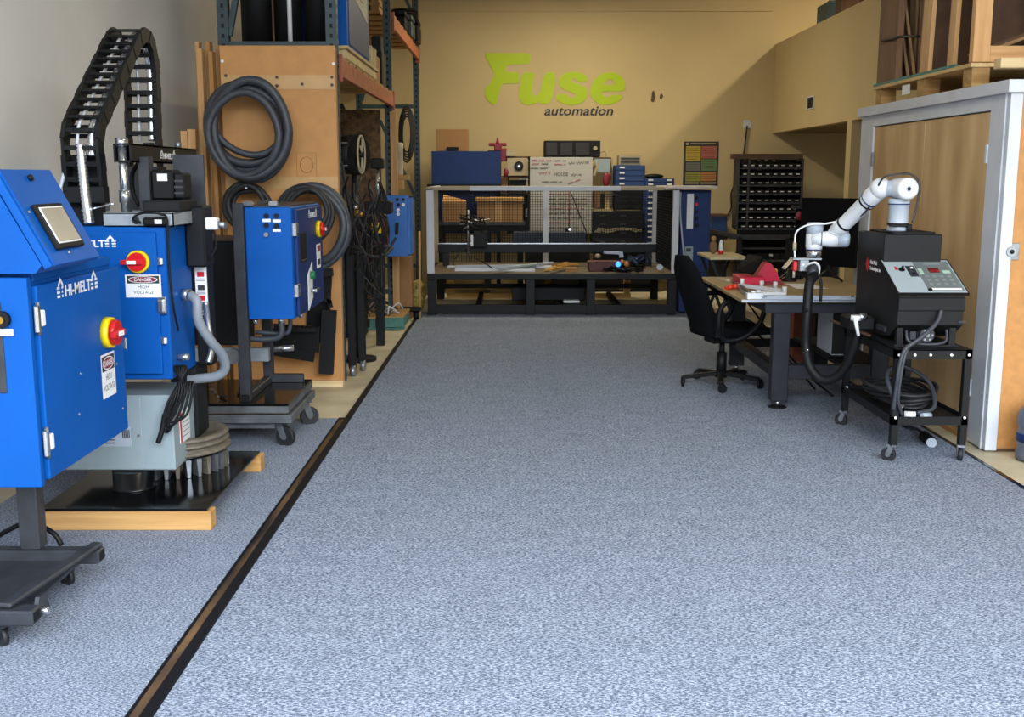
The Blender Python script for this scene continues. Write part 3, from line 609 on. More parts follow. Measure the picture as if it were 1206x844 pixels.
# ---- planks against the wall
pk = [(-2.425,-2.395,8.52,2.66,'0'),(-2.39,-2.345,8.42,2.60,'0'),(-2.34,-2.305,8.50,2.66,'1'),(-2.30,-2.265,8.42,2.58,'1'),(-2.26,-2.222,8.5,2.63,'1')]
for i,(x0_,x1_,y,h,k) in enumerate(pk):
    solo('wooden_plank', MB().box(x0_,x1_,y,y+.09,.001,h,.003), M_pineZ if k=='0' else wood('dark_pine_z','946838','B98B55','Z'), ['leftmost tall plank beside the tan board','second tall plank from the left wall, shorter','third tall plank from the left wall, darker','fourth tall plank from the left wall, dark and short','fifth tall plank, close to the tan board','plank touching the left edge of the tan board'][i], 'plank', group='planks leaning by the rack')
for i,(px,yt,w_) in enumerate(((216,154,.05),(225,152,.06))):
    c = aY(px,yt,8.3); solo('wooden_plank', MB().box(c.x-w_/2,c.x+w_/2,8.3,8.38,.001,c.z,.003), (M_pineZ,M_pineZ)[i], ['short square post behind the black beam end','short brown plank left of the tall planks'][i], 'plank', group='planks leaning by the rack')
# ---- coiled hoses hung on the board
def coil(name, label, turns, m, y0):
    """turns: (cx,cy,rx,ry,r) in photo pixels, a flat hanging coil at depth y0"""
    t = thing(name, label, 'hose', aY(turns[0][0], turns[0][1]-turns[0][3], y0), group='coiled hoses on the board')
    for i,(cx,cy,rx,ry,r,dy) in enumerate(turns):
        k = y0/FPX; c = aY(cx,cy,y0-dy)
        pts = [(c.x+rx*k*math.cos(a), y0-dy+.008*math.sin(2*a+i), c.z+ry*k*math.sin(a)+.01*math.sin(3*a+i*2)) for a in [2*PI*j/20 for j in range(20)]]
        part('loop', MB().tube(pts, r, 10, 2, closed=True), m, t)
    part('hanger', MB().cyl(aY(turns[0][0], turns[0][1]-turns[0][3]+3, YH), aY(turns[0][0], turns[0][1]-turns[0][3]+3, y0-.12), .01, n=8), M_stl, t)
coil('coiled_hose','large coil of thick black hose hanging highest on the tan board',[(290,150,44,50,.036,.02),(293,158,45,50,.036,.09),(295,152,42,53,.034,.14),(291,146,39,46,.034,.05),(294,140,41,40,.026,.10),(287,158,40,45,.03,.16)], M_hose, 8.28)
coil('coiled_hose','small coil of thin black hose left under the large coil',[(290,243,24,25,.024,.02),(291,244,26,26,.022,.07),(290,242,21,22,.02,.1),(294,244,19,20,.018,.05)], M_rub, 8.30)
coil('coiled_hose','wide coil of smooth grey-black hose behind the middle blue cabinet',[(367,264,40,45,.034,.02),(368,266,36,41,.032,.09),(367,268,42,47,.03,.07)], M_hose, 8.30)
coil('coiled_hose','thin black hose coil inside the wide coil on the board',[(362,250,25,26,.02,.14),(363,252,28,30,.02,.12),(362,248,22,23,.018,.17)], M_rub, 8.22)
# ---- black frame parts leaning on the board
t = thing('folded_stand', 'black folded metal stand leaning low against the tan board', 'stand', (-1.75,7.9,0))
def PP(px,py,Y): return aY(px,py,Y)
part('side_frame', MB().bar(PP(378,322,8.33), aZ(371,452,.0), .17, .05, up=(0,1,0)), M_blkm, t)
part('side_frame', MB().bar(PP(388,365,8.30), PP(384,440,8.30), .11, .05, up=(0,1,0)), M_blkm, t)
part('cross_plate', MB().bar(PP(322,396,8.22), PP(376,400,8.22), .02, .20, up=(0,0,1)), M_blk, t)
part('cross_plate', MB().bar(PP(322,412,8.21), PP(370,420,8.21), .03, .08), M_blk, t)
part('tray_rail', MB().bar(PP(322,388,8.15), PP(372,388,8.15), .04, .03), M_blkm, t)
part('arm', MB().bar(PP(368,322,8.28), PP(392,320,8.28), .05, .06), M_blkm, t)
part('arm', MB().bar(PP(386,348,8.28),PP(390,362,8.28),.03,.03,up=(0,1,0)), M_blkm, t)
part('arm', MB().bar(PP(382,352,8.28),PP(390,356,8.28),.03,.03), M_blkm, t)
for k in range(6): part('peg', MB().cyl(PP(325+k*8,386,8.14), PP(325+k*8,383,8.14), .012, n=8), M_plas, t)
# ================================================================ PALLET RACK
RX0,RX1 = -2.23,-1.395
def upright(mb, x, y, h, w=.085):
    mb.box(x-w/2, x+w/2, y, y+.07, 0, h); mb.m(M_plas)
    z = .3
    while z < h-.1: mb.box(x-.012, x+.012, y-.0015, y, z, z+.03); mb.box(x+w/2, x+w/2+.0015, y+.02, y+.045, z, z+.03); z += .075
    mb.m(M_rack); return mb
t = thing('pallet_rack', 'tall dark green pallet rack with orange beams along the left wall', 'rack', (-1.95,12,0))
for y in (8.62, 12.45, 16.1):
    for x in (RX0, RX1): part('upright', upright(MB().m(M_rack), x, y, 5.2), None, t)
    mb = MB()
    for z in (.3,1.3,2.62,3.9): mb.box(RX0+.04,RX1-.04,y+.01,y+.06,z,z+.055)
    for z,f in ((.35,1),(1.35,0),(2.72,1),(3.95,0)):
        a = (RX0+.04,y+.035,z) if f else (RX1-.04,y+.035,z); b = (RX1-.55,y+.035,z+1.1) if f else (RX0+.3,y+.035,z+1.1)
        mb.bar(a,b,.045,.04,up=(0,1,0))
    part('brace', mb, M_rack, t)
BE = [(8.69,12.55,2.42,2.56,RX1+.035),(8.69,12.55,2.42,2.56,RX0-.035),(12.62,16.1,3.30,3.44,RX1+.035),(12.62,16.1,3.30,3.44,RX0-.035),(8.69,12.55,4.3,4.43,RX1+.035),(8.69,12.55,4.3,4.43,RX0-.035)]
for (a,b,z0,z1,x) in BE:
    part('beam', MB().m(M_beam).box(x-.022,x+.022,a,b,z0,z1,.004).m(M_rend).box(x-.03,x+.03,a,a+.05,z0-.04,z1+.03).box(x-.03,x+.03,b-.05,b,z0-.04,z1+.03), None, t)
for k in range(9): part('deck_slat', MB().box(RX0-.05,RX1+.05,8.8+k*.42,9.12+k*.42,2.56,2.58), M_palX, t)
for k in range(8): part('deck_slat', MB().box(RX0-.05,RX1+.05,12.8+k*.42,13.05+k*.42,3.44,3.46), M_palX, t)
# goods on the rack
def drum(name, label, c, r, h, m, ring=None):
    t = thing(name, label, 'drum', c); x,y,z = c
    part('barrel', MB().lathe(c,(0,0,1),[(r*.98,0),(r,.01),(r,h*.32),(r*1.025,h*.335),(r,h*.35),(r,h*.65),(r*1.025,h*.665),(r,h*.68),(r,h-.01),(r*.97,h)],32), m, t)
    part('lid', MB().lathe((x,y,z+h),(0,0,1),[(r*1.01,-.02),(r*1.03,0),(r*1.0,.02),(r*.9,.015)],32), ring or m, t); return t
t = thing('blue_locker', 'tall blue steel locker with a white paper label standing on the rack shelf', 'locker', (-1.5,9.7,2.58))
part('locker_body', MB().box(-1.74,-1.335,9.05,10.4,2.69,3.75,.005), M_blue, t)
part('side_panel', MB().box(-1.335,-1.328,9.12,10.38,2.71,3.73,.002), M_blueD, t, 'blue side panel painted darker for its shade')  # shaded side of the locker, darkened by colour
mb = MB().m(mat('aged_paper','CFCBB8',.8,h2='A8A490',scale=30)).prism([(9.45,3.12),(10.25,3.02),(10.27,3.7),(9.45,3.7)],-1.328,-1.324,'X'); mb.m(M_ink)
for k in range(7): mb.bar((-1.3235,9.45+.05*(k%3),3.16+k*.055),(-1.3235,9.95,3.155+k*.055),.004,.006,up=(1,0,0))
part('paper_label', mb, None, t, 'white paper label with scribbled lines')
t = thing('crate_tray', 'cream plastic tray on the rack shelf carrying the blue locker', 'tray', (-1.48,9.9,2.58))
part('tray_body', MB().box(-1.66,-1.34,9.0,11.0,2.581,2.66,.01).box(-1.68,-1.32,8.98,11.02,2.66,2.685,.004), mat('cream_plastic','C4AE7E',.6), t)
for k in range(3): part('upright_slat', MB().bar((-1.34,10.5+k*.16,2.685),(-1.34,10.56+k*.16,2.86),.03,.03), mat('cream_plastic','C4AE7E',.6), t)
solo('cardboard_box', MB().box(-1.75,-1.38,11.1,11.6,2.58,2.86,.006), M_card, 'tan cardboard box further along the rack shelf', 'box')
solo('equipment_box', MB().box(-1.6,-1.38,11.8,12.2,2.58,2.95,.01).box(-1.5,-1.4,11.9,12.1,2.95,3.12,.01), M_plas, 'black equipment box on the rack shelf behind the cardboard box', 'box')
for i,(x,r,m_) in enumerate(((-2.02,.12,M_plas),(-1.77,.11,M_plas),(-1.525,.12,M_plas))):
    solo('film_roll', MB().m(m_).cyl((x,8.86,2.585),(x,8.86,3.9),r,n=24).m(M_blkm).cyl((x,8.86,3.9),(x,8.86,3.92),r*.4), None, ['left black plastic roll standing on the rack','middle black plastic roll on the rack','right black plastic roll beside the blue locker'][i], 'roll', group='black rolls on the rack')
solo('roll_highlight', MB().cyl((-1.735,8.74,2.585),(-1.735,8.74,3.7),.018,n=12), M_whtp, 'thin white streak painting the highlight on the black rolls', 'pole')  # white rod stands in for the bright reflection on the roll
t = thing('stacked_pallet', 'stack of brown wooden pallets on the far upper rack shelf', 'pallet', (-1.9,13.4,3.46))
for k in range(7):
    z = 3.0+k*.07
for k in range(6):
    part('board', MB().box(-2.4,-1.5,12.75,12.85+.02*(k%2),3.02-.42+.0+k*.14+.0,3.02-.42+k*.14+.05), M_palX, t) if 0 else None
for k in range(6): part('board', MB().box(-2.35,-1.5,12.72,13.9,3.47+k*.09,3.50+k*.09,.002), M_palX, t)
for k in range(5):
    for x in (-2.3,-1.93,-1.56): part('block', MB().box(x-.045,x+.045,12.74,13.88,3.50+k*.09,3.56+k*.09), M_palY, t)
t = thing('slatted_crate', 'brown wooden slatted crate under the far upper shelf, seen behind the blue locker', 'crate', (-1.9,12.2,2.58))
for k in range(6): part('slat', MB().box(-2.3,-1.62,12.35,12.38,2.98+k*.085,3.03+k*.085), M_palX, t)
for x in (-2.25,-1.7): part('corner_post', MB().box(x-.03,x+.03,12.38,12.42,2.58,3.5), M_palX, t)
for k,(y,m_) in enumerate(((14.3,M_blkm),(14.9,M_rack),(15.5,M_plas))):
    solo('storage_bin', MB().box(-1.85,-1.34+.03*k,y-.25,y+.22,3.465,3.62+.03*k,.01).box(-1.8,-1.34+.03*k,y-.2,y+.2,3.64+.03*k,3.70+.03*k,.01), m_, ['nearest dark bin on the far upper shelf','middle dark green bin on the far upper shelf','farthest black bin on the far upper shelf'][k], 'bin', group='bins on the far upper shelf')
solo('rolled_tubing', (lambda b: [b.tube([(-1.5+.17*math.cos(a),15.6+.17*math.sin(a),3.80+.035*k) for a in [PI*j/6 for j in range(12)]], .018, 6, 2, closed=True) for k in range(4)] and b)(MB()), M_plas, 'black coil of tubing on top of the far bins', 'tubing')
# vertical brown boards and cardboard behind, under the first bay
solo('chipboard_sheet', MB().box(-2.35,-1.0-.48,12.36,12.40,.05,2.38), M_osb, 'rough dark brown board closing the back of the rack bay', 'board')
solo('timber_post', MB().box(-1.375,-1.30,12.40,12.47,.0,2.36,.003), M_pineZ, 'upright timber beside the far rack upright', 'post')
# tall white bottle & wall-hung hose between the racks
solo('spray_bottle', MB().lathe((-1.31,12.75,1.66),(0,0,1),[(.04,0),(.045,.02),(.045,.30),(.05,.31),(.05,.36),(.03,.37)],16), mat('cream_bottle','B9AE94',.5), 'cream plastic tube bottle by the far rack upright', 'bottle')
solo('shelf_block', MB().box(-1.40,-1.20,12.70,12.85,1.60,1.66).box(-1.31,-1.25,12.5,12.7,1.5,1.6), M_palX, 'small wooden bracket carrying the cream bottle', 'bracket')
solo('coiled_hose', (lambda b: [b.tube([aY(479+(9-k)*math.cos(a),158+(33-3*k)*math.sin(a),16.0-.03*k) for a in [PI*j/7 for j in range(14)]], .012, 8, 2, closed=True) for k in range(5)] and b)(MB()), M_rub, 'black hose coil hanging on the far rack end', 'hose')
# ---- cluttered tools under the rack
t = thing('drum_fan', 'black barrel blower with a pale spoked guard ring under the rack', 'fan', (-1.2,9.6,1.5))
c = aY(420,182,9.6)
part('barrel', MB().cyl(c+Vector((-.17,.1,0)), c+Vector((.02,0,0)), .165, .175, n=28), M_plas, t)
part('guard_ring', MB().m(M_tan).tube([c+Vector((.04+.02*math.cos(a),-.06*math.cos(a)*0+.155*math.cos(a)*.55,.16*math.sin(a))) for a in [PI*j/8 for j in range(16)]], .011, 6, 2, closed=True), None, t, 'pale guard ring')
for a in (.35*PI,.85*PI,1.35*PI,1.65*PI,.1*PI): part('spoke', MB().cyl(c+Vector((.05,0,0)), c+Vector((.045,.155*math.cos(a)*.55,.155*math.sin(a))), .010, n=6), M_tan, t)
part('hub', MB().cyl(c+Vector((.0,0,0)), c+Vector((.06,0,0)), .03, n=12), M_plas, t)
part('bracket', MB().box(c.x-.145,c.x-.137,9.38,9.40,c.z-.10,c.z+.10).box(c.x-.145,c.x-.05,9.38,9.42,c.z+.092,c.z+.10).box(c.x-.145,c.x-.05,9.38,9.42,c.z-.10,c.z-.092), M_chr, t)
part('stand_pole', MB().cyl((c.x-.03,9.65,0),(c.x-.03,9.65,c.z-.15),.025,n=10), M_blkm, t)
part('stand_base', MB().cyl((c.x-.03,9.65,0),(c.x-.03,9.65,.03),.16,n=20), M_blkm, t)
t = thing('tool_column', 'black column tool with a chrome shaft and yellow tag under the rack', 'machine', (-1.45,10.6,0))
c = aY(445,190,10.6)
part('head', MB().box(c.x-.06,c.x+.06,10.5,10.65,c.z-.07,c.z+.03,.01), M_plas, t)
part('shaft', MB().cyl((c.x,10.55,c.z-.42),(c.x,10.55,c.z-.05),.016,n=12), M_chr, t)
part('carriage', MB().box(c.x-.12,c.x+.13,10.45,10.7,c.z-.50,c.z-.38,.01), M_plas, t)
part('tank', MB().lathe((c.x,10.55,c.z-.85),(0,0,1),[(.06,0),(.10,.05),(.11,.2),(.09,.32),(.05,.34)],20), M_blkm, t)
part('tag', MB().box(c.x-.05,c.x+.04,10.42,10.43,c.z-.68,c.z-.58), M_yel, t, 'yellow tag')
part('pole', MB().box(c.x-.04,c.x+.04,10.5,10.58,.0,c.z-.8,.003), M_blkm, t)
solo('machine_body', MB().box(-1.95,-1.52,11.0,11.3,0,1.32,.02).box(-1.85,-1.6,10.9,11.0,.5,1.1,.02), M_plas, 'black machine body standing behind the hanging cables', 'machine')
rnd = random.Random(5)
for i,(px,py,pw) in enumerate(((412,350,0),(424,350,0))):
    a = aY(px,300 if i==0 else 300,8.9+.25*i); solo('stand_leg', MB().m(M_plas).box(a.x-.03,a.x+.03,a.y-.03,a.y+.03,.06,a.z,.004).m(M_stl).cyl((a.x-.015,a.y-.03,.045),(a.x+.03,a.y-.03,.045),.045,n=16).bar((a.x,a.y,.03),(a.x,a.y,.08),.03,.03,up=(0,1,0)), None, ['black upright leg on a caster just right of the tan board','second black upright leg right of the tan board'][i], 'stand')
t = thing('hanging_cables', 'tangle of black and red cables hanging under the rack', 'cables', (-1.5,9.6,1.2))
for k in range(46):
    px = rnd.uniform(401,450); y = rnd.uniform(205,290); Y = rnd.uniform(9.0,10.2)
    pts = [aY(px+rnd.uniform(-10,10)*q, min(390,y+q*rnd.uniform(14,38)), Y+rnd.uniform(-.1,.1)) for q in range(4)]
    part('cable', MB().tube(pts, rnd.uniform(.006,.014), 5, 4), rnd.choice([M_plas,M_rub,M_rub,M_blkm,M_gstl,mat('dark_red_cable','5A1E1A',.6)]), t)
part('cable', MB().tube([aY(402,190,9.3),aY(418,270,9.2),aY(430,298,9.2),aY(450,302,9.3),aY(462,292,9.5)], .014, 6, 5), M_rub, t)
part('cable', MB().tube([aY(430,250,9.8),aY(443,290,9.8),aY(452,300,9.9),aY(466,280,10)], .012, 6, 5), M_rub, t)
solo('fitting_cluster', MB().m(M_cop).cyl(aY(421,247,9.1),aY(421,255,9.1),.03,n=10).m(M_chr).ball(aY(419,244,9.1),.02,n=8).m(M_cop).ball(aY(425,252,9.1),.022,n=8), None, 'brass and chrome fittings among the cables under the rack', 'fittings')
# blue panel box on rack upright
t = thing('control_box', 'small bright blue control box hanging at the far end of the rack', 'control box', (-1.2,11.6,1.2))
a = aY(455,230,11.6); b = aY(484,302,11.6)
bx = part('box_body', MB().box(a.x,b.x-.03,11.6,11.8,b.z,a.z,.005).box(b.x-.035,b.x,11.62,12.0,b.z+.02,a.z-.03,.004), mat('sky_blue_enamel','2A67B4',.4), t)
for k,(px,py) in enumerate(((468,235),(475,235),(469,241),(475,241),(469,247),(469,252))):
    q = aY(px,py,11.6); part('button', MB().cyl(q,q-Vector((0,.02,0)),.018,n=10), (M_plas,M_lab)[k>2], t)
part('handle', MB().bar(aY(468,262,11.58),aY(467,276,11.58),.03,.03,up=(0,1,0)), M_plas, t)
part('mount_arm', MB().box(a.x-.12,a.x+.1,11.8,11.86,1.1,1.16).box(a.x-.12,a.x-.06,11.8,11.86,.14,1.16), M_blkm, t)
# pallet + cardboard on floor at rack end
t = thing('painted_pallet', 'teal painted wooden pallet on the floor under the rack', 'pallet', (-1.5,12,0))
for k in range(3): part('board', MB().box(-1.92,-1.18,11.62+k*.27,11.86+k*.27,.115,.14,.002), M_palX, t)
for x in (-1.87,-1.52,-1.215): part('runner', MB().box(x-.03,x+.03,11.64,12.36,.02,.115), M_green, t)
part('end_board', MB().box(-1.44,-1.175,11.60,11.62,.03,.135), M_green, t, 'teal end board')
part('bottom_board', MB().box(-1.92,-1.18,11.64,11.75,.0,.02), M_green, t)
t = thing('scrap_pile', 'pile of metal straps and offcuts on the teal pallet', 'scrap', (-1.45,11.9,.14))
for k in range(14):
    x = rnd.uniform(-1.6,-1.3); y = rnd.uniform(11.7,12.2)
    part('strap', MB().tube([(x,y,.15),(x+rnd.uniform(-.1,.1),y+.06,.19+rnd.uniform(0,.05)),(x+rnd.uniform(-.15,.15),y+.1,.15)], .009, 5, 3), rnd.choice([M_wht,M_stl,M_cast,M_rub]), t)
a = aY(463,303,12.55); b = aY(485,357,12.55)
solo('cardboard_box', MB().box(a.x,b.x,12.56,12.8,0,a.z,.004), M_card, 'upright cardboard box below the small blue control box', 'box')
solo('pallet_jack', MB().m(M_plas).box(-1.30,-1.06,12.40,12.5,.10,.15,.01).cyl((-1.14,12.42,.05),(-1.08,12.42,.05),.05).cyl((-1.27,12.46,.045),(-1.2,12.46,.045),.045), None, 'black wheeled dolly on the floor before the cardboard box', 'dolly')
solo('wooden_pole', MB().cyl(aY(494,272,12.5),Vector((aY(494,332,12.5).x,12.5,0)),.014,n=8), M_pineZ, 'thin wooden stick standing left of the white framed cell', 'stick')
mb = MB()
t_ = bmesh.new(); bmesh.ops.create_icosphere(t_, subdivisions=3, radius=.2, matrix=Matrix.Translation((-1.17,13.1,.21)) @ Matrix.Diagonal((.6,.5,1,1)))
for v in t_.verts: v.co += Vector([math.sin(v.co.z*60+v.co.x*41)*.02, 0, math.sin(v.co.x*70)*.015])
mb._merge(t_)
solo('yellow_bag', mb, mat('crumpled_yellow_film','B8A049',.35,h2='6E5B22',scale=22,bump=.6), 'crumpled yellowish plastic bag left of the cell table', 'bag')
# ================================================================ ROBOT CELL TABLE WITH WHITE FRAME
YF, YR = 12.8, 14.45
zt = aY(600,322,YF).z; xl = aY(503,322,YF).x; xr = aY(798,322,YF).x
t = thing('cell_table', 'long low black steel table carrying the white framed mesh cell', 'table', (.5,13.6,0))
part('table_top', MB().m(M_blk).box(xl,xr,YF,YR+.1,zt-.075,zt-.006,.004).m(mat('dark_bench_top','5C4E3A',.6,vary=.25,scale=6)).box(xl+.03,xr-.03,YF+.03,YR+.07,zt-.006,zt), None, t)
for x in (xl+.05, xl+1.23, xl+1.95, xr-.06):
    for y in (YF+.05, YR): part('leg', MB().box(x-.05,x+.05,y-.045,y+.045,.015,zt-.075,.003), M_blk, t)
for x in (xl+.05, xr-.06): part('foot', MB().cyl((x,YF+.05,0),(x,YF+.05,.015),.05,n=14), M_blk, t)
part('lower_rail', MB().box(xl+.1,xr-.1,YF+.01,YF+.07,.04,.13), M_blk, t)
part('lower_rail', MB().box(xl+.1,xr-.1,YR-.02,YR+.04,.16,.22), M_blk, t)
for x in (xl+.6, xl+1.6, xl+2.3): part('cross_rail', MB().box(x-.03,x+.03,YF+.07,YR-.05,.06,.12), M_blk, t)
M_pp = wood('lit_wall_tan','CDA45E','E8C88A','X')  # tan slats imitate lit wall and floor between the table bars
for (xa,xb,l_) in ((xl+.12,xl+1.55,'added tan slats imitating lit wall behind the left half of the cell table'),(xl+1.95,xr-.35,'added tan slats imitating lit wall behind the right half of the cell table')):
    t = thing('wooden_pallet', l_, 'pallet', ((xa+xb)/2,14.65,0))
    for z in (.0,.13,.27,.41): part('slat', MB().box(xa,xb,14.62,14.64,z,z+.075), M_pp, t)
    for x in (xa+.05,xb-.05): part('stringer', MB().box(x-.04,x+.04,14.64,14.74,0,.485), M_pp, t)
t = thing('mesh_cell', 'white and beige aluminium frame cell with wire mesh panels on the low black table', 'frame', (.5,13.6,zt))
zT = aY(600,222,YF).z
def fr(name, *a, m=M_wht, lab=None): return part(name, MB().box(*a, .002), m, t, lab)
w = .04
fr('post', xl, xl+.085, YF+.0, YF+.08, zt, zT)
fr('post', xr-.07, xr, YF, YF+.07, zt, zT)
fr('post', aY(509,250,YR).x, aY(516,250,YR).x, YR, YR+.07, zt, zT, m=M_tan, lab='beige rear post')
fr('post', aY(769,250,YR).x, aY(775,250,YR).x, YR, YR+.07, zt, zT, m=M_wht)
fr('post', aY(639.5,250,YR).x, aY(646,250,YR).x, YR, YR+.07, zt, zT)
x1 = aY(553,222,YF).x; x2 = aY(731,222,YF).x
fr('top_rail', xl, x1, YF, YF+.08, zT-.02, zT+.02, m=M_tan, lab='beige left length')
fr('top_rail', x1, x2, YF, YF+.08, zT-.024, zT+.026)
fr('top_rail', x2, xr, YF, YF+.08, zT-.02, zT+.02, m=M_tan, lab='beige right length')
fr('top_rail', xl+.02, xr-.02, YR, YR+.06, zT-.02, zT+.015, m=M_tan, lab='beige rear length')
for x in (xl+.02, xr-.06): fr('side_rail', x, x+.04, YF+.08, YR, zT-.02, zT+.02)
xb0 = aY(516,250,YR).x; xb1 = aY(770,250,YR).x
def meshpanel(name, ax, a0, a1, z0, z1, c, st, r, m, lab):
    mb = MB().m(m); k = a0
    while k < a1:
        if ax == 'X': mb.box(k-r,k+r,c-r,c+r,z0,z1)
        else: mb.box(c-r,c+r,k-r,k+r,z0,z1)
        k += st
    k = z0
    while k < z1:
        if ax == 'X': mb.box(a0,a1,c-r,c+r,k-r,k+r)
        else: mb.box(c-r,c+r,a0,a1,k-r,k+r)
        k += st
    part(name, mb, None, t, lab, kind='stuff')
meshpanel('mesh_panel','X',xb0,xb1,zt+.02,zT-.02,YR+.03,.034,.0028,M_plas,'black square wire mesh')
meshpanel('mesh_panel','Y',YF+.08,YR,zt+.02,zT-.02,xr-.04,.034,.004,M_plas,'black side wire mesh')
# gantry
t = thing('gantry_axis', 'dark linear rail with a bright top edge and small black gripper inside the mesh cell', 'machine', (.3,14.0,zt))
Yg = 13.9; za = aY(600,287,Yg).z; x0 = aY(516,290,Yg).x; x1 = aY(773,290,Yg).x
part('rail', MB().box(x0,x1,Yg-.05,Yg+.05,za-.11,za,.004), M_blk, t)
part('bright_edge', MB().box(x0,x1,Yg-.052,Yg+.0,za,za+.012), M_chr, t)
for x in (x0+.1,x1-.1): part('support', MB().box(x-.04,x+.04,Yg-.04,Yg+.04,zt,za-.11), M_blk, t)
hd = part('head', MB().box(aY(556,0,Yg-.1).x, aY(573,0,Yg-.1).x, Yg-.2, Yg-.055, za-.03, za+.17,.008).box(aY(560,0,Yg).x,aY(568,0,Yg).x,Yg-.22,Yg-.2,za+.02,za+.13), M_plas, t)
part('white_plate', MB().box(aY(553,0,Yg-.1).x, aY(556,0,Yg-.1).x, Yg-.2,Yg-.19, za-.02, za+.12), M_lab, hd)
part('arm_rod', MB().cyl(aY(551.5,247,Yg-.15),aY(551.5,302,Yg-.15),.012,n=8), M_stl, t)
part('arm_rod', MB().cyl(aY(541,264,Yg-.15),aY(577,258,Yg-.15),.01,n=8).cyl(aY(545,271,Yg-.15),aY(556,262,Yg-.15),.012,n=8), M_stl, t)
part('knob', MB().ball(aY(560,260,Yg-.15),.022,n=10), M_whtp, t)
for k in range(8):
    pts = [aY(rnd.uniform(540,572),rnd.uniform(252,275),Yg-.1-.02*k) for q in range(4)]
    part('cable', MB().tube(pts, .007, 5, 5), M_plas, t)
part('cable', MB().tube([aY(552,290,13.6),aY(543,296,13.5),aY(535,306,13.4),aY(534,312,13.3)],.008,5,5), M_plas, t)
part('cable', MB().tube([aY(560,304,13.4),aY(570,309,13.2),aY(580,316,13.0)],.008,5,5), M_plas, t)
# things on the cell table
def lie(name, px0, px1, py, y0, dy, h, m, lab, cat, dz=0):
    a = aY(px0,py,y0); b = aY(px1,py,y0)
    return solo(name, MB().box(a.x,b.x,y0,y0+dy,zt+dz,zt+dz+h,min(.004,h/3)), m, lab, cat)
lie('aluminium_bar',527,650,308,13.55,.06,.03,M_whtp,'long white bar lying at the back of the cell table','bar')
solo('aluminium_bar', MB().bar(aZ(537,314,zt+.03),aZ(631,313,zt+.03),.07,.035), M_lgrey, 'wide pale bar in the middle of the cell table', 'bar')
solo('aluminium_bar', MB().bar(aZ(536,317.5,zt+.015),aZ(630,318,zt+.015),.05,.03), M_whtp, 'front white bar lying near the edge of the cell table', 'bar')
solo('aluminium_bar', MB().bar(aZ(585,316,zt+.06),aZ(650,309,zt+.055),.06,.02), M_lgrey, 'pale bar lying askew across the others on the cell table', 'bar')
for i,(a,b,cc_) in enumerate((((643,318),(668,309),0),((648,318),(674,312),0),((655,312),(680,311),1))):
    solo('yellow_bracket', MB().bar(aZ(*a,zt+.02+.025*i),aZ(*b,zt+.02+.025*i),.05,.02), mat('ochre_plastic','BD8E3C',.5), ['leftmost ochre bracket on the cell table','ochre bracket crossing the leftmost one','short upper ochre bracket beside the white bars'][i], 'bracket')
a = aY(666,316,12.95); solo('wooden_block', MB().box(a.x,a.x+.14,12.95,13.05,zt,zt+.06,.003), M_card, 'small tan block at the front edge of the cell table', 'block')
a = aY(694,314,13.1); b = aY(732,314,13.1)
t2 = thing('cable_box', 'dark red open box of cables on the cell table', 'box', (a.x+.2,13.3,zt))
part('box_body', MB().box(a.x,b.x,13.1,13.45,zt,zt+.11,.004), mat('maroon_card','5A2C25',.6), t2)
part('box_flap', MB().box(a.x-.02,b.x+.04,13.08,13.2,zt+.11,zt+.12), mat('maroon_card','5A2C25',.6), t2)
solo('white_bracket_part', MB().bar(aY(711,297,13.25),aY(731,298,13.25),.07,.03).bar(aY(731,297,13.25),aY(732,303,13.25),.05,.03), M_lgrey, 'white metal bracket lying on the dark red box', 'bracket')
solo('cloth_scrap', MB().ball(aY(704,300,13.2)+Vector((0,0,-.015)), .04,(1,.6,.7),8), M_tan, 'pale crumpled scrap at the left of the dark red box', 'scrap')
solo('blue_lamp', MB().m(M_led).ball(aY(728,311,12.95),.032,n=10), None, 'small glowing blue light on the cell table', 'lamp')
solo('orange_connector', MB().m(mat('orange_plastic','C9793B',.4)).ball(aY(738,311,12.95),.035,n=8).ball(aY(733,308,12.97),.025,n=8), None, 'orange connectors beside the small blue light', 'connector')
solo('cable_tangle', (lambda b: [b.tube([aZ(rnd.uniform(708,760),rnd.uniform(308,319),zt+rnd.uniform(.01,.07)) for q in range(5)], .009, 5, 5) for k in range(14)] and b)(MB()), M_plas, 'tangle of black and blue cables on the right of the cell table', 'cables')
solo('cable_tangle', (lambda b: [b.tube([aZ(rnd.uniform(735,768),rnd.uniform(300,312),zt+rnd.uniform(.02,.14)) for q in range(4)], .009, 5, 5) for k in range(8)] and b)(MB()), mat('navy_cable','1F3358',.5), 'dark blue cable tangle behind the black one on the cell table', 'cables')
solo('plastic_spool', MB().cyl(aY(777,314.5,13.0),aY(777,314.5,13.08),.037,n=18).cyl(aY(777,314.5,13.08),aY(777,314.5,13.14),.02,n=12), M_lgrey, 'pale round spool at the right end of the cell table', 'spool')
solo('white_tray', MB().m(M_blkm).box(.0,.9,13.2,13.6,.14,.30,.01).m(M_lab).box(.62,.82,12.95,13.1,.135,.165,.01), None, 'dark storage case with a white scrap under the cell table', 'case')
solo('white_board', MB().box(aY(784,221,12.7).x, aY(846,221,12.7).x, 12.72,13.3, aY(800,221,12.7).z-.01, aY(800,221,12.7).z+.02,.003), mat('pale_laminate','CFC4B8',.4), 'long pale board lying across the cell corner and the tall blue cabinet', 'board')
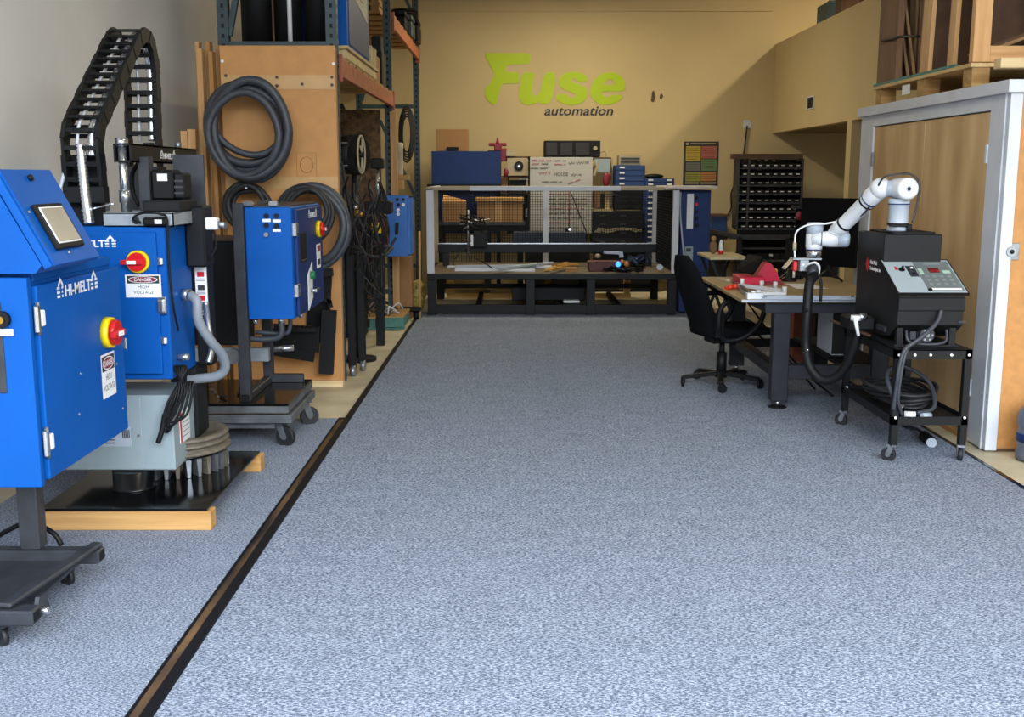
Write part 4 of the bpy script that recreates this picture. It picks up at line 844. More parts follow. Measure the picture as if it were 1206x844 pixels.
# tall blue cabinet with switches
a = aY(801,224,12.95); b = aY(838,224,12.95)
t = thing('tall_cabinet', 'tall dark blue cabinet with a white switch strip right of the mesh cell', 'cabinet', ((a.x+b.x)/2+.02,13.3,0))
part('cabinet_body', MB().box(a.x+.02,b.x,12.97,13.6,.03,a.z,.005), M_blueD, t)
p = part('switch_strip', MB().box(aY(815.5,0,12.97).x,aY(823.5,0,12.97).x,12.962,12.97,aY(0,269,12.97).z,aY(0,228,12.97).z,.002), M_lab, t)
for k,py in enumerate((232.5,240.5,249,257,265)):
    q = aY(820,py,12.962); part('button', MB().cyl(q,q-Vector((0,.03,0)),.02 if k<4 else .026,n=14), (M_red if k==1 else M_plas), p)
p = part('meter', MB().box(aY(814,0,12.96).x,aY(824,0,12.96).x,12.93,12.97,aY(0,317,12.97).z,aY(0,290,12.97).z,.004), M_grey, t)
part('meter_display', MB().box(aY(816,0,12.93).x,aY(822,0,12.93).x,12.925,12.93,aY(0,296,12.97).z,aY(0,292,12.97).z), M_gstl, p)
part('cable', MB().tube([aY(801.5,226,12.9),aY(801,250,12.9),aY(803,275,12.9),aY(805,295,12.9),aY(806,305,12.9)],.012,6), M_lgrey, t)
for s_ in (-1,1):
    part('foot', MB().box(a.x+.2+s_*.12-.03,a.x+.2+s_*.12+.03,13.0,13.5,0,.03), M_blkm, t)
# ================================================================ BACK WALL BENCHES AND SHELVES
def pb(mb, px0, px1, py0, py1, Y, dep, bev=0):
    a = aY(px0,py0,Y); b = aY(px1,py1,Y); return mb.box(a.x,b.x,Y,Y+dep,b.z,a.z,bev)
def bx(name, px0, px1, py0, py1, Y, dep, m, lab, cat, bev=.004, group=None): return solo(name, pb(MB(),px0,px1,py0,py1,Y,dep,bev), m, lab, cat, group=group)
Yb = 15.2
t = thing('back_bench', 'dark grey workbench behind the mesh cell carrying cardboard boxes', 'bench', (-.3,15.6,0))
part('bench_top', pb(MB(),514,618,261.5,265.5,Yb-.05,.9), M_gstl, t)
part('apron', pb(MB(),516,614,265.5,272,Yb,.03), M_blkm, t)
z_ = aY(550,265.5,Yb-.05).z
for x in (-1.02,-.35,.12):
    for y in (15.2,15.95): part('leg', MB().box(x-.04,x+.04,y-.03,y+.03,0,z_), M_blkm, t)
part('lower_shelf', MB().box(-1.0,.1,15.2,15.95,.35,.38), M_blkm, t)
bx('blue_cabinet',508,590,178,217,15.7,.5,M_blueD,'long dark blue cabinet box high behind the mesh cell','cabinet')
t = thing('back_shelf', 'dark shelf unit holding the long blue cabinet box behind the cell', 'shelf', (-.6,16.1,0))
zs = aY(550,217,15.65).z
part('shelf_board', MB().box(-1.22,-.16,15.65,16.3,zs-.04,zs), M_plas, t)
part('shelf_back', MB().box(-1.18,-.2,16.28,16.3,.8,zs-.04), M_blueD, t, 'dark blue rear panel')
for x in (-1.18,-.20): part('side_post', MB().box(x-.03,x+.03,16.2,16.28,.0,zs-.04), M_blkm, t)
bx('cardboard_box',514,551,152,178,15.95,.3,M_card,'cardboard box with hand hole on top of the long blue cabinet','box')
solo('black_label', pb(MB(),526,540,173,177.4,15.93,.015), M_plas, 'small black item before the cardboard box on the blue cabinet', 'label')
t = thing('cardboard_box', 'small cardboard box with open flap at the left of the back bench', 'box', aY(534,260,15.4))
part('box_body', pb(MB(),521,548.5,238,261.4,15.3,.35,.003), M_card, t)
a = aY(521,237.5,15.3); b = aY(548.5,237.5,15.3)
part('flap', MB().quad((a.x,15.3,a.z),(b.x,15.3,b.z),(b.x,15.5,b.z+.01),(a.x,15.55,a.z+.09),.006), mat('light_cardboard','C99A5A',.8), t)
t = thing('cardboard_box', 'wide taped cardboard box at the right of the back bench', 'box', aY(588,261,15.4))
part('box_body', pb(MB(),562,616,237,261.4,15.25,.4,.003), M_card, t)
part('lid', pb(MB(),560,616.5,232.5,237,15.23,.44,.003), mat('light_cardboard','C99A5A',.8), t)
part('packing_tape', pb(MB(),583,591,234,261,15.245,.005), M_tapew, t)
# red vice, jars, speaker shelf
t = thing('shelf_unit', 'dark open shelf with instruments between the blue cabinet and the whiteboard', 'shelf', (.1,16.2,0))
for py in (184,207,226): part('shelf_board', pb(MB(),590,624,py,py+2,16.0,.5), M_brn, t)
for px in (597,622): part('side_post', pb(MB(),px,px+2.5,184,262,16.0,.06), M_plas, t)
part('backing', pb(MB(),597,624,226,275,16.4,.02), M_plas, t)
mb = MB().m(M_redd); c = aY(586,172,16.0)
mb.box(c.x-.05,c.x+.06,15.95,16.1,c.z-.06,c.z+.03,.01).cyl((c.x,16,c.z+.02),(c.x,16,c.z+.12),.03,.012,n=10).box(c.x-.13,c.x+.13,15.98,16.06,c.z-.0,c.z+.045,.01).box(c.x+.02,c.x+.14,15.98,16.06,c.z-.22,c.z-.03,.015)
mb.m(M_plas).box(c.x-.14,c.x+.04,15.95,16.1,c.z-.085,c.z-.06)
solo('red_tool', mb, None, 'red clamp tool sitting at the right end of the long blue cabinet', 'tool')
t = thing('instrument', 'pale instrument box with a round black speaker face beside the whiteboard', 'instrument', aY(610,206,15.9))
part('case', pb(MB(),597,621,186,207,15.9,.3,.005), M_tan, t)
c = aY(611,195.5,15.9); part('speaker', MB().m(M_plas).cyl(c,c-Vector((0,.015,0)),.068,n=24).m(M_gstl).cyl(c-Vector((0,.015,0)),c-Vector((0,.02,0)),.04,n=20).m(M_chr).cyl(c-Vector((0,.02,0)),c-Vector((0,.026,0)),.014,n=10), None, t)
for i,(px0,px1,py0,py1,m_,l_) in enumerate(((596,607,176.5,184,M_tan,'small beige box above the speaker instrument'),(600,620,212,225.5,M_blkm,'black instrument under the speaker instrument'),(590,598,208,222,M_card,'tan clutter box right of the long blue cabinet'),(612,622,208,212,M_lab,'white strip on the shelf under the speaker'),(599,618,230,240,M_gstl,'grey box on the lowest shelf beside the whiteboard'),(619,623,246,256,M_lgrey,'pale bottle on the lowest shelf beside the whiteboard'))):
    bx('shelf_item',px0,px1,py0,py1,15.95+.02*i,.2,m_,l_,'box')
solo('hung_bag', MB().ball(aY(596,203,15.9),.05,(.8,.5,1.3),10), M_redd, 'dark red bag hanging right of the long blue cabinet', 'bag')
# whiteboard
Yw = 15.5
t = thing('whiteboard', 'whiteboard with red and black handwriting standing behind the mesh cell', 'whiteboard', aY(660,276,Yw))
part('panel', pb(MB(),624,697,185,275,Yw,.02,.002), M_wb, t)
part('edge', pb(MB(),622,624,186,276,Yw-.005,.03), M_plas, t)
for px in (640,690): part('easel_leg', MB().bar(aY(px,275,Yw+.05),Vector((aY(px,275,Yw).x,Yw+.05,0)),.04,.03), M_blkm, t)
M_rink = mat('red_marker','A05A66',.6); M_kink = mat('black_marker','6B645E',.6)
def hand(s_, px, py, hh, m, sx=1.0, sh=.1):
    p = aY(px,py,Yw-.002); part('handwriting', text_into(MB(), s_, hh/FPX*Yw*1.02, p, (1,0,0), (0,0,1), .0006, shear=sh, sx=sx, bold=.002), m, t)
def scrib(px0, px1, py, hh, m, slope=0, k=1.5):
    """unreadable handwriting: a small zigzag line broken into words"""
    x = px0
    while x < px1:
        e = min(px1, x+rnd.uniform(5,10)); pts = []; i = 0; q = x
        while q < e: pts.append(aY(q, py+slope*(q-px0)+(hh/2 if i%2 else -hh/2)*rnd.uniform(.5,1), Yw-.002)); q += k*rnd.uniform(.4,.8); i += 1
        if len(pts) > 2: part('handwriting', MB().tube(pts, .0045, 4, 2), m, t)
        x = e+1.5
scrib(626,650,189,3.2,M_rink); scrib(627,636,193,3.4,M_rink); scrib(638,648,193,3,M_kink); scrib(654,667,189,2.6,M_kink,0,2.2); scrib(653,666,193.5,2.2,M_rink)
scrib(670,694,192,4.6,M_kink,-.03,2.4); scrib(625,648,198,2.4,M_kink); scrib(635,649,204,4.6,M_rink,0,2.4)
hand('HOUSE', 652,207,5.4,M_kink,.95); scrib(673,687,205.5,3.8,M_kink,0,2.2)
scrib(638,663,214,2.2,M_kink); scrib(669,684,216,2.6,M_rink,-.3); scrib(628.5,630,212,7,M_kink)
for k in range(8): scrib(646,692-rnd.uniform(0,16),228.5+k*5.6,2.4,(M_rink,M_kink)[k%3>0])
t = thing('media_case', 'long black equipment case with three windows above the whiteboard', 'case', aY(674,185,15.8))
part('case_body', pb(MB(),641,707,165.5,184.5,15.8,.35,.006), M_plas, t)
for (a_,b_) in ((643,656),(660,674),(678,694)): part('window', pb(MB(),a_,b_,168,183,15.79,.01,.002), mat('dark_window','1C1715',.5,vary=.2,scale=12), t)
c = aY(701,174.5,15.8); part('dial', MB().m(M_tan).cyl(c,c-Vector((0,.02,0)),.03,n=16), None, t)
part('handle', MB().tube([aY(707,180,15.9),aY(711,178,15.9),aY(714,181,15.9),aY(714,184,15.9)],.008,6,4), M_tan, t)
t = thing('wall_shelf', 'narrow wall shelf under the black equipment case with hanging bags', 'shelf', aY(690,186,15.9))
part('shelf_board', pb(MB(),640,720,185,187,15.75,.95), M_brn, t)
part('side_post', pb(MB(),719,721,187,262,16.0,.05), M_tan, t)
solo('hanging_bag', MB().prism([(aY(700,187,15.7).x,aY(700,187,15.7).z),(aY(718,187,15.7).x,aY(718,187,15.7).z),(aY(718,203,15.7).x,aY(718,203,15.7).z),(aY(704,203,15.7).x,aY(704,203,15.7).z)],15.70,15.74,'Y'), M_grey, 'grey bag hanging under the wall shelf', 'bag')
solo('hanging_gloves', MB().ball(aY(714,212,15.65),.07,(.8,.4,1.5),10).ball(aY(717,208,15.68),.045,(.8,.4,1.2),8), M_redd, 'dark red gloves hanging beside the grey bag', 'gloves')
solo('spray_tube', MB().bar(aY(699,207,15.70),aY(706,189,15.72),.04,.03), M_tan, 'beige tube hung slanting at the whiteboard edge', 'tube')
for i,(px0,px1,py0,py1,m_,l_) in enumerate(((699,707,226,245,M_card2,'dark cardboard on the left of the cream shelf'),(706,712,228,247,M_plas,'black bottle on the cream shelf'),(712,718,226,247,mat('cream_card','B5A06F',.7),'cream carton on the right of the cream shelf'))):
    bx('shelf_item',px0,px1,py0,py1,15.7+.02*i,.15,m_,l_,'carton')
solo('shelf_ledge', pb(MB(),696,722,246,248.5,15.65,.35), mat('cream_card','B5A06F',.7), 'cream ledge above the black tool chest', 'ledge')
# tool chests
def chest(name, label, px0, px1, py0, py1, Y, dep, n, m, mh, lab_px, splits=None):
    t = thing(name, label, 'drawers', aY((px0+px1)/2,py1,Y)); a = aY(px0,py0,Y); b = aY(px1,py1,Y)
    part('carcass', MB().box(a.x,b.x,Y,Y+dep,b.z,a.z,.004), m, t); h = (a.z-b.z)/n
    for k in range(n):
        z1 = a.z-k*h-.006; z0 = a.z-(k+1)*h+.006
        d = part('drawer', MB().box(a.x+.015,b.x-.015,Y-.018,Y,z0,z1,.003), m, t)
        for c in lab_px:
            x = a.x+(b.x-a.x)*c; part('handle', MB().box(x-.035,x+.035,Y-.03,Y-.018,(z0+z1)/2-.005,(z0+z1)/2+.018), mh, d)
    return t
chest('drawer_cabinet','dark blue four drawer cabinet box on the stack behind the mesh',725,759.5,194.5,220,15.7,.4,4,mat('mid_blue_enamel','17396F',.45),M_lab,(.22,))
chest('drawer_cabinet','wide low dark blue drawer cabinet right of the four drawer box',760,794,210,220,15.65,.4,2,mat('mid_blue_enamel','17396F',.45),M_lab,(.18,.82))
chest('drawer_cabinet','black five drawer cabinet stacked below the blue four drawer box',725,757,222,247,15.65,.4,4,M_blkm,M_plas,(.5,))
chest('drawer_cabinet','tall narrow dark blue drawer cabinet behind the cell mesh',758,772,222,290,15.6,.4,10,mat('mid_blue_enamel','17396F',.45),M_lab,(.5,))
chest('tool_chest','black tool chest with cables on it behind the cell mesh',698,757,249,290,15.45,.5,4,M_blkm,M_gstl,(.2,.6))
a=aY(725,290,15.6); solo('cabinet_plinth', MB().box(1.20,2.1,15.5,16.0,0,aY(725,291,15.6).z), M_blkm, 'black plinth cabinet standing under the drawer stack', 'cabinet')
solo('hung_cables', (lambda b: [b.tube([aY(699+rnd.uniform(0,6),270+rnd.uniform(-4,4),15.425),aY(715,271+rnd.uniform(-3,3),15.425),aY(735,269+rnd.uniform(-2,4),15.425),aY(752+rnd.uniform(-4,4),271+rnd.uniform(-3,3),15.425)],.008,5,5) for k in range(7)] and b)(MB()), M_tan, 'beige cable bundle draped on the black tool chest', 'cables')
t = thing('parts_box', 'small grey case with dark slots on the four drawer box', 'case', aY(741,194,15.75))
part('case_body', pb(MB(),729,755,182.5,194.3,15.75,.3,.004), M_tan, t)
for k in range(2): part('slot', pb(MB(),731,753,185.5+k*4,187.5+k*4,15.74,.01), M_gstl, t)
solo('black_pouch', MB().ball(aY(770,207.5,15.75),.11,(1.3,.8,.32),12), M_plas, 'black pouch on the wide low drawer cabinet', 'pouch')
bx('navy_case',646,690,273.5,286,15.0,.3,mat('navy_plastic','101B33',.5),'low navy case at the foot of the whiteboard','case')
bx('navy_case',604,641,273,286,15.0,.3,mat('navy_plastic','101B33',.5),'low navy case left of the mid post foot behind the mesh','case')
solo('case_plinth', MB().box(.18,1.08,14.95,15.35,0,aY(646,286.2,15.0).z), M_blkm, 'black plinth under the low navy cases', 'plinth')
t = thing('inspection_lamp', 'small hanging camera lamp on a red cord before the whiteboard', 'lamp', aY(670,270,14.2))
part('cord', MB().cyl(aY(671,222,14.2),aY(670.5,268,14.2),.006,n=6), mat('dark_red_cable','5A1E1A',.6), t)
part('cord', MB().cyl(aY(672,226,14.2),aY(691,274,14.2),.007,n=6), M_plas, t)
part('lamp_head', MB().m(M_plas).box(aY(667,0,14.2).x,aY(673,0,14.2).x,14.15,14.22,aY(0,273,14.2).z,aY(0,267,14.2).z,.01).m(M_chr).cyl(aY(671,270,14.15),aY(671,270,14.12),.018,n=10), None, t)
# poster
Yp = YB-.012
t = thing('wall_poster', 'black framed poster with six coloured text panels on the back wall', 'poster', aY(825,192,Yp))
part('sheet', pb(MB(),805.5,845,166.5,219,Yp,.008), M_ink, t)
part('header', MB().m(M_tan).box(*(lambda a,b:(a.x,b.x,Yp-.002,Yp,b.z,a.z))(aY(808,168,Yp),aY(812,170.5,Yp))), None, t)
part('header_bar', pb(MB(),813.5,843,168.3,169.8,Yp-.002,.002), M_tan, t)
for (x0_,x1_,y0_,y1_,c1) in ((808,825,172,189.5,'B59A33'),(826.5,844,172,186.5,'A85A4C'),(808,824.5,191,201,'66695F'),(826,844,187.5,201,'5E7B4E'),(807.5,824.5,202.5,213.5,'8A8A35'),(825.5,843,202.5,213,'B4793C'),(807,823,214.5,216.5,'9A8C70'),(825,843,214.5,216.5,'9A8C70')):
    m_ = mat('poster_'+c1,c1,.6,vary=.04); mb = pb(MB().m(m_),x0_,x1_,y0_,y1_,Yp-.002,.002); mb.m(mat('poster_ink','4A3F2C',.6))
    y = y0_+2.6
    while y < y1_-1: pb(mb,x0_+1,x1_-1-rnd.uniform(0,3),y,y+.55,Yp-.003,.001); y += 2.5
    part('text_panel', mb, None, t)
# blue chest + counter right of tall cabinet
bx('blue_chest',838,856,255,272,16.2,.4,mat('mid_blue_enamel','17396F',.45),'small dark blue chest against the back wall below the wall cable','chest')
solo('chest_lid_board', pb(MB(),836,857,252.5,255,16.15,.5), M_brn, 'brown board lying on the small dark blue chest', 'board')
bx('chest_stand',839,855,272.2,330,16.2,.3,M_blkm,'black stand below the small dark blue chest','stand',0)
# bin rack
Yk = 16.1
t = thing('bin_rack', 'black rack holding rows of small black parts bins on the back wall', 'rack', aY(905,275,Yk))
a = aY(871,187,Yk); b = aY(942,269,Yk); H = a.z-b.z; nR = 8; nC = 8
part('back_panel', MB().box(a.x,b.x,Yk+.28,Yk+.30,b.z,a.z), M_plas, t)
for x in (a.x-.01,a.x+.14,b.x): part('rack_post', MB().box(x-.015,x+.015,Yk-.02,Yk+.28,b.z,a.z), M_gstl, t)
part('top_rail', pb(MB(),862,946,181,187,Yk-.03,.12,.005), M_brn, t, 'brown wooden top rail')
binme = None
for r in range(nR):
    z1 = a.z-.02-r*H/nR; z0 = z1-H/nR
    part('shelf_strip', MB().box(a.x,b.x,Yk-.03,Yk+.28,z0+.0,z0+.022), M_gstl, t)
    for c_ in range(nC):
        x = a.x+.03+(b.x-a.x-.04)*(c_+.5)/nC; w_ = (b.x-a.x)/nC*.44
        if binme is None:
            mb = MB().m(M_plas).prism([(0,0),(0,.05),(.10,.085),(.24,.085),(.24,0)],-w_,w_,'X')
            mb.m(M_lab).box(-.024,.024,-.004,0,.022,.036); binme = mb.mesh('bin'); 
        o = bpy.data.objects.new('bin', binme); COL.objects.link(o); o.parent = t
        o.location = Vector((x,Yk-.01,z0+.024))-Vector(t.location)
        if rnd.random() < .35:
            q = MB().ball((x,Yk+.1,z0+.13),.03,(1,1,.8),6); part('bin_content', q, rnd.choice([M_tan,M_gstl,M_wb,M_card,M_gstl]), t)
# dark shelving below
t = thing('low_shelving', 'dark shelving with more black bins below the bin rack', 'shelving', aY(900,330,15.6))
for py in (280,291.5,306): part('shelf_board', pb(MB(),866,985,py,py+2,15.5,.7), M_gstl, t)
part('back_panel', pb(MB(),868,985,270,345,16.15,.02), M_plas, t)
for px in (868,930,984): part('side_post', pb(MB(),px-1.5,px+1.5,276,350,15.5,.05), M_blkm, t)
for k in range(9):
    px = 884+k*7; part('bin', pb(MB().m(M_plas),px,px+6,298,306,15.55,.25,.003).m(M_lab) if k not in (3,6) else pb(pb(MB().m(M_plas),px,px+6,298,306,15.55,.25,.003).m(M_lab),px+1,px+5,299,301.5,15.54,.01), None, t)
t = thing('slanted_desk', 'dark counter frame standing left below the bin rack', 'frame', aY(870,300,14.8))
part('counter_rail', MB().bar(aY(838,272,15.3),aY(872,279,14.4),.05,.05).bar(aY(872,279,14.4),aY(930,279,14.4),.05,.05), M_gstl, t)
for px in (872,928): part('leg', MB().bar(aY(px,280,14.4),Vector((aY(px,280,14.4).x,14.4,0)),.05,.05), M_blkm, t)
bx('pale_panel',853,867,282,297,15.2,.03,mat('cream_card','B5A06F',.7),'cream panel leaning behind the small folding table','panel')
# folding table with light top
zf = aY(860,300,11.2).z
t = thing('folding_table', 'small cream topped folding table with black crossed legs behind the work table', 'table', (2.25,11.2,0))
a0 = aZ(836,303,zf); a1 = aZ(882,303,zf)
part('table_top', MB().box(a0.x,a1.x,a0.y,a0.y+.75,zf-.025,zf,.004), mat('cream_top','B9AC84',.5), t)
for y in (a0.y+.06,a0.y+.66):
    part('cross_leg', MB().bar((a0.x+.03,y,zf-.03),(a1.x-.04,y,.0),.03,.03), M_blk, t); part('cross_leg', MB().bar((a1.x-.04,y+.035,zf-.03),(a0.x+.03,y+.035,.0),.03,.03), M_blk, t)
solo('white_bottle', MB().m(M_whtp).lathe((*aZ(849,299,zf)[:2],zf),(0,0,1),[(.02,0),(.025,.02),(.02,.12),(.008,.15)],12).m(M_red).cyl((*aZ(849,299,zf)[:2],zf),(*aZ(849,299,zf)[:2],zf+.04),.028,n=10), None, 'small white and red bottle on the cream folding table', 'bottle')
solo('brown_tool', MB().m(M_card2).ball(Vector((*aZ(840,299,zf)[:2],zf+.07)),.05,(.9,.6,1.4),10).m(M_card).ball(Vector((*aZ(840,299,zf)[:2],zf+.16)),.03,n=8), None, 'brown clutter at the left edge of the cream folding table', 'clutter')
# ================================================================ RIGHT: BOOTH WITH PLYWOOD DOORS
EX, EY0, EY1 = 2.86, 6.34, 9.02
t = thing('booth', 'white framed booth with plywood double doors and an orange hardboard front', 'booth', (3.5,7.7,0))
part('corner_post', MB().box(EX,EX+.07,EY0,EY0+.05,.012,2.12,.002), M_wht, t)
part('side_casing', MB().box(EX,EX+.05,EY0+.05,6.60,.012,2.12,.002), M_wht, t)
part('edge_bead', MB().box(EX-.008,EX,EY0+.05,EY0+.075,.012,2.12), M_wht, t)
part('side_casing', MB().box(EX,EX+.05,8.72,EY1,.012,2.12,.002), M_wht, t)
part('header', MB().box(EX,EX+.05,6.60,8.72,2.035,2.12,.002), M_wht, t)
part('threshold', MB().box(EX,EX+.08,6.60,8.72,.0,.03), M_pineY, t)
part('roof_panel', MB().box(EX-.03,4.4,EY0-.03,EY1+.03,2.12,2.192,.003), M_wht, t)
fp = part('front_panel', MB().box(EX+.07,4.4,EY0+.02,EY0+.04,.02,2.12,.001), M_hard, t, 'orange hardboard panel')
part('bottom_strip', MB().box(EX+.07,4.4,EY0+.018,EY0+.05,0,.02), M_brn, t)
part('back_wall', MB().box(EX+.05,4.4,EY1-.02,EY1,0,2.12), M_hard, t)
part('outer_wall', MB().box(4.36,4.4,EY0+.04,EY1-.02,0,2.12), M_hard, t)
for (y0,y1) in ((6.605,7.655),(7.66,8.715)):
    d = part('door', MB().box(EX+.012,EX+.05,y0,y1,.03,2.028,.001), M_plyd, t)
    y = y0+.01 if y0 < 7 else y1-.01
    for z in (.35,1.78): part('hinge', MB().box(EX-.008,EX+.012,y-.02 if y0<7 else y-.01,y+.01 if y0<7 else y+.02,z-.055,z+.055,.002), M_wht if y0<7 else M_stl, d)
c = aY(1189,296,EY0+.02)
lk = part('lock_plate', MB().m(M_stl).box(c.x-.055,c.x+.055,EY0+.010,EY0+.02,c.z-.05,c.z+.05,.003).m(M_galv).cyl((c.x,EY0+.010,c.z),(c.x,EY0-.012,c.z),.03,n=18).m(M_plas).cyl((c.x,EY0-.012,c.z),(c.x,EY0-.014,c.z),.014,n=10), None, fp, 'steel lock plate')
# pallet and crate on the booth
t = thing('wooden_pallet', 'pine pallet lying on the roof of the white booth', 'pallet', (3.5,8,2.192))
PX0,PX1,PY0,PY1 = 2.93,4.1,7.10,9.0
part('deck', MB().box(PX0,PX1,PY0,PY1,2.335,2.362,.003), wood('pale_pine_y','BE9B63','D9BC86','Y'), t)
part('green_liner', MB().box(PX0-.003,PX0+.016,7.35,PY1-.02,2.362,2.378), M_green, t, 'greenish liner strip')
for y in (7.14,7.95,8.85):
    for x in (3.0,3.5,4.0): part('block', MB().box(x-.055,x+.06,y-.03,y+.11,2.215,2.335,.003), M_palX, t)
for x in (3.0,3.5,4.0): part('runner', MB().box(x-.05,x+.05,PY0+.02,PY1,2.193,2.215,.002), M_pineY, t)
part('label_tag', MB().box(2.943,2.945,8.2,8.36,2.25,2.32), M_lab, t) 
solo('pine_board', MB().box(2.98,4.2,6.78,6.88,2.30,2.36,.003), M_pineL, 'pale pine board lying at the front of the booth roof', 'board')
solo('pine_board', MB().m(M_pineL).box(3.25,4.2,6.66,6.75,2.33,2.39,.003).m(M_blueD).box(3.17,3.24,6.70,6.74,2.30,2.33), None, 'shorter pale pine board above the front one on the booth roof', 'board')
solo('pine_spacer', MB().box(3.3,3.4,6.66,6.88,2.193,2.30).box(4.0,4.1,6.66,6.88,2.193,2.30), M_palX, 'dark spacer blocks under the pale boards on the booth roof', 'block')
t = thing('shipping_crate', 'open pine crate full of dark cardboard on the booth pallet', 'crate', (3.5,8,2.368))
M_c2 = wood('crate_pine','BE8A54','D9AC78','Z')
part('corner_post', MB().box(2.95,3.06,7.13,7.19,2.369,4.2,.003), M_c2, t)
part('bottom_rail', MB().box(3.06,4.1,7.13,7.19,2.369,2.47,.003), wood('crate_pine_x','BE8A54','D9AC78','X'), t)
part('corner_post', MB().box(4.02,4.1,7.19,7.27,2.369,4.2,.003), M_c2, t)
part('end_board', MB().box(2.95,3.0,8.55,8.98,2.369,4.2,.003), M_card2, t, 'dark cardboard corner')
part('slat', MB().bar((2.965,7.50,2.369),(2.965,7.44,4.2),.10,.03,up=(1,0,0)), M_pineZ, t)
part('slat', MB().bar((2.965,7.97,2.369),(2.965,7.90,4.2),.16,.03,up=(1,0,0)), M_pineZ, t)
part('top_rail', MB().box(2.95,4.1,7.13,8.98,4.2,4.28), M_pineY, t)
part('rear_lining', MB().box(3.10,4.05,8.93,8.97,2.37,4.1).box(4.0,4.02,7.28,8.9,2.37,4.1), M_card2, t)
cw = [M_card2, mat('mid_cardboard','8A6A48',.85,vary=.1), mat('deep_brown_card','553D2B',.9,vary=.2)]
for k in range(6):
    y = 8.72-.05*k*1.2; x = 3.06+.012*(k%3)
    solo('cardboard_sheet', MB().bar((x+.25,y-.05*(k%2),2.37),(x+.23,y-.02,3.9),.42,.012,up=(0,1,0)), cw[k%3 if k<6 else 2], 'folded dark cardboard sheet in the crate, '+['farthest one','second','third','fourth','fifth','sixth'][k]+' from its far corner', 'cardboard', group='folded cardboard in the crate')
solo('cardboard_sheet', MB().box(3.35,3.99,7.9,7.93,2.37,3.9), cw[2], 'large dark cardboard sheet across the middle of the crate', 'cardboard')
solo('cardboard_sheet', MB().bar((3.15,7.45,2.47),(3.9,7.45,2.75),.5,.02).bar((3.1,7.4,2.42),(3.9,7.4,2.58),.3,.02), cw[1], 'slanting brown cardboard flap inside the near end of the crate', 'cardboard')
for k in range(4): solo('cardboard_strip', MB().bar(aX(1078-k*8,92-k*2.5+6,3.02+.012*k), aX(1062-k*8,-30,3.02+.012*k), .018, .012), cw[1], ['first leaning cardboard edge left of the broad crate slat','second leaning cardboard edge from the broad crate slat','third leaning cardboard edge from the broad crate slat','leaning cardboard edge nearest the dark corner of the crate'][k], 'cardboard')
solo('metal_tank', MB().cyl((3.80,7.68,2.70),(3.80,7.68,3.8),.19,n=24), M_grey, 'grey metal cylinder inside the near end of the crate', 'tank')
solo('lashing_rope', MB().tube([aX(1038,48,2.938),aX(1050,46,2.938),aX(1062,43,2.938),aX(1083,43,2.945)],.010,6), M_plas, 'dark strap tied around the cardboard in the crate', 'strap')
# things on the mezzanine wall top
for i,(px,py0,py1,w_) in enumerate(((967,12,30,.22),(987,2,18,.14),(1001,-6,14,.35))):
    a = aX(px,py1,XM+.02); solo('stored_box', MB().box(XM+.02,XM+.4,a.y-w_,a.y+w_,3.6,3.6+(.22,.2,.3)[i],.005).box(XM+.1,XM+.3,a.y-.05,a.y+.05,3.6+(.22,.2,.3)[i],3.65+(.22,.2,.3)[i]), (M_rack,M_brn,M_card2)[i], ['dark green box farthest along the mezzanine wall top','small brown box on the mezzanine wall top','long dark box nearest on the mezzanine wall top'][i], 'box', group='boxes on the mezzanine wall')
# ================================================================ WORK TABLE
TX0,TX1,TY0,TY1,TZ = 1.60,2.72,7.48,9.20,.80
M_tblk = mat('dark_slate_steel','25272D',.5,vary=.15,scale=10,spec=.3)
t = thing('work_table', 'work table with tan top and dark grey steel frame under the robot', 'table', (2.1,8.3,0))
part('table_top', MB().m(M_bench).box(TX0,TX1,TY0,TY1,TZ-.022,TZ,.002), None, t, 'tan worn table top')
part('edge_strip', MB().box(TX0,TX1,TY0-.006,TY0,TZ-.017,TZ-.002), M_lgrey, t)
part('apron', MB().box(1.78,TX1-.02,TY0+.05,TY0+.11,TZ-.10,TZ-.022,.003).box(1.78,TX1-.02,TY1-.11,TY1-.05,TZ-.10,TZ-.022,.003).box(1.78,1.84,TY0+.11,TY1-.11,TZ-.10,TZ-.022,.003), M_tblk, t)
for x in (1.91,2.62):
    for y in (TY0+.12,TY1-.14):
        part('leg', MB().box(x-.06,x+.06,y-.045,y+.045,.06,TZ-.022,.005), M_tblk, t)
        part('foot', MB().m(M_chr).cyl((x,y,.02),(x,y,.06),.015,n=10).m(M_plas).lathe((x,y,.008),(0,0,1),[(.065,0),(.065,.008),(.03,.02)],20), None, t)
part('stretcher', MB().box(1.97,2.56,TY0+.09,TY0+.15,.22,.32,.003), M_tblk, t)
part('stretcher', MB().box(1.97,2.56,TY1-.17,TY1-.11,.22,.29,.003), M_blk, t)
part('stretcher', MB().box(1.87,1.95,TY0+.165,TY1-.185,.22,.30,.003), M_tblk, t)
part('corner_brace', MB().bar((1.63,TY1-.1,TZ-.04),(1.88,TY1-.1,TZ-.22),.03,.03), M_blkm, t)
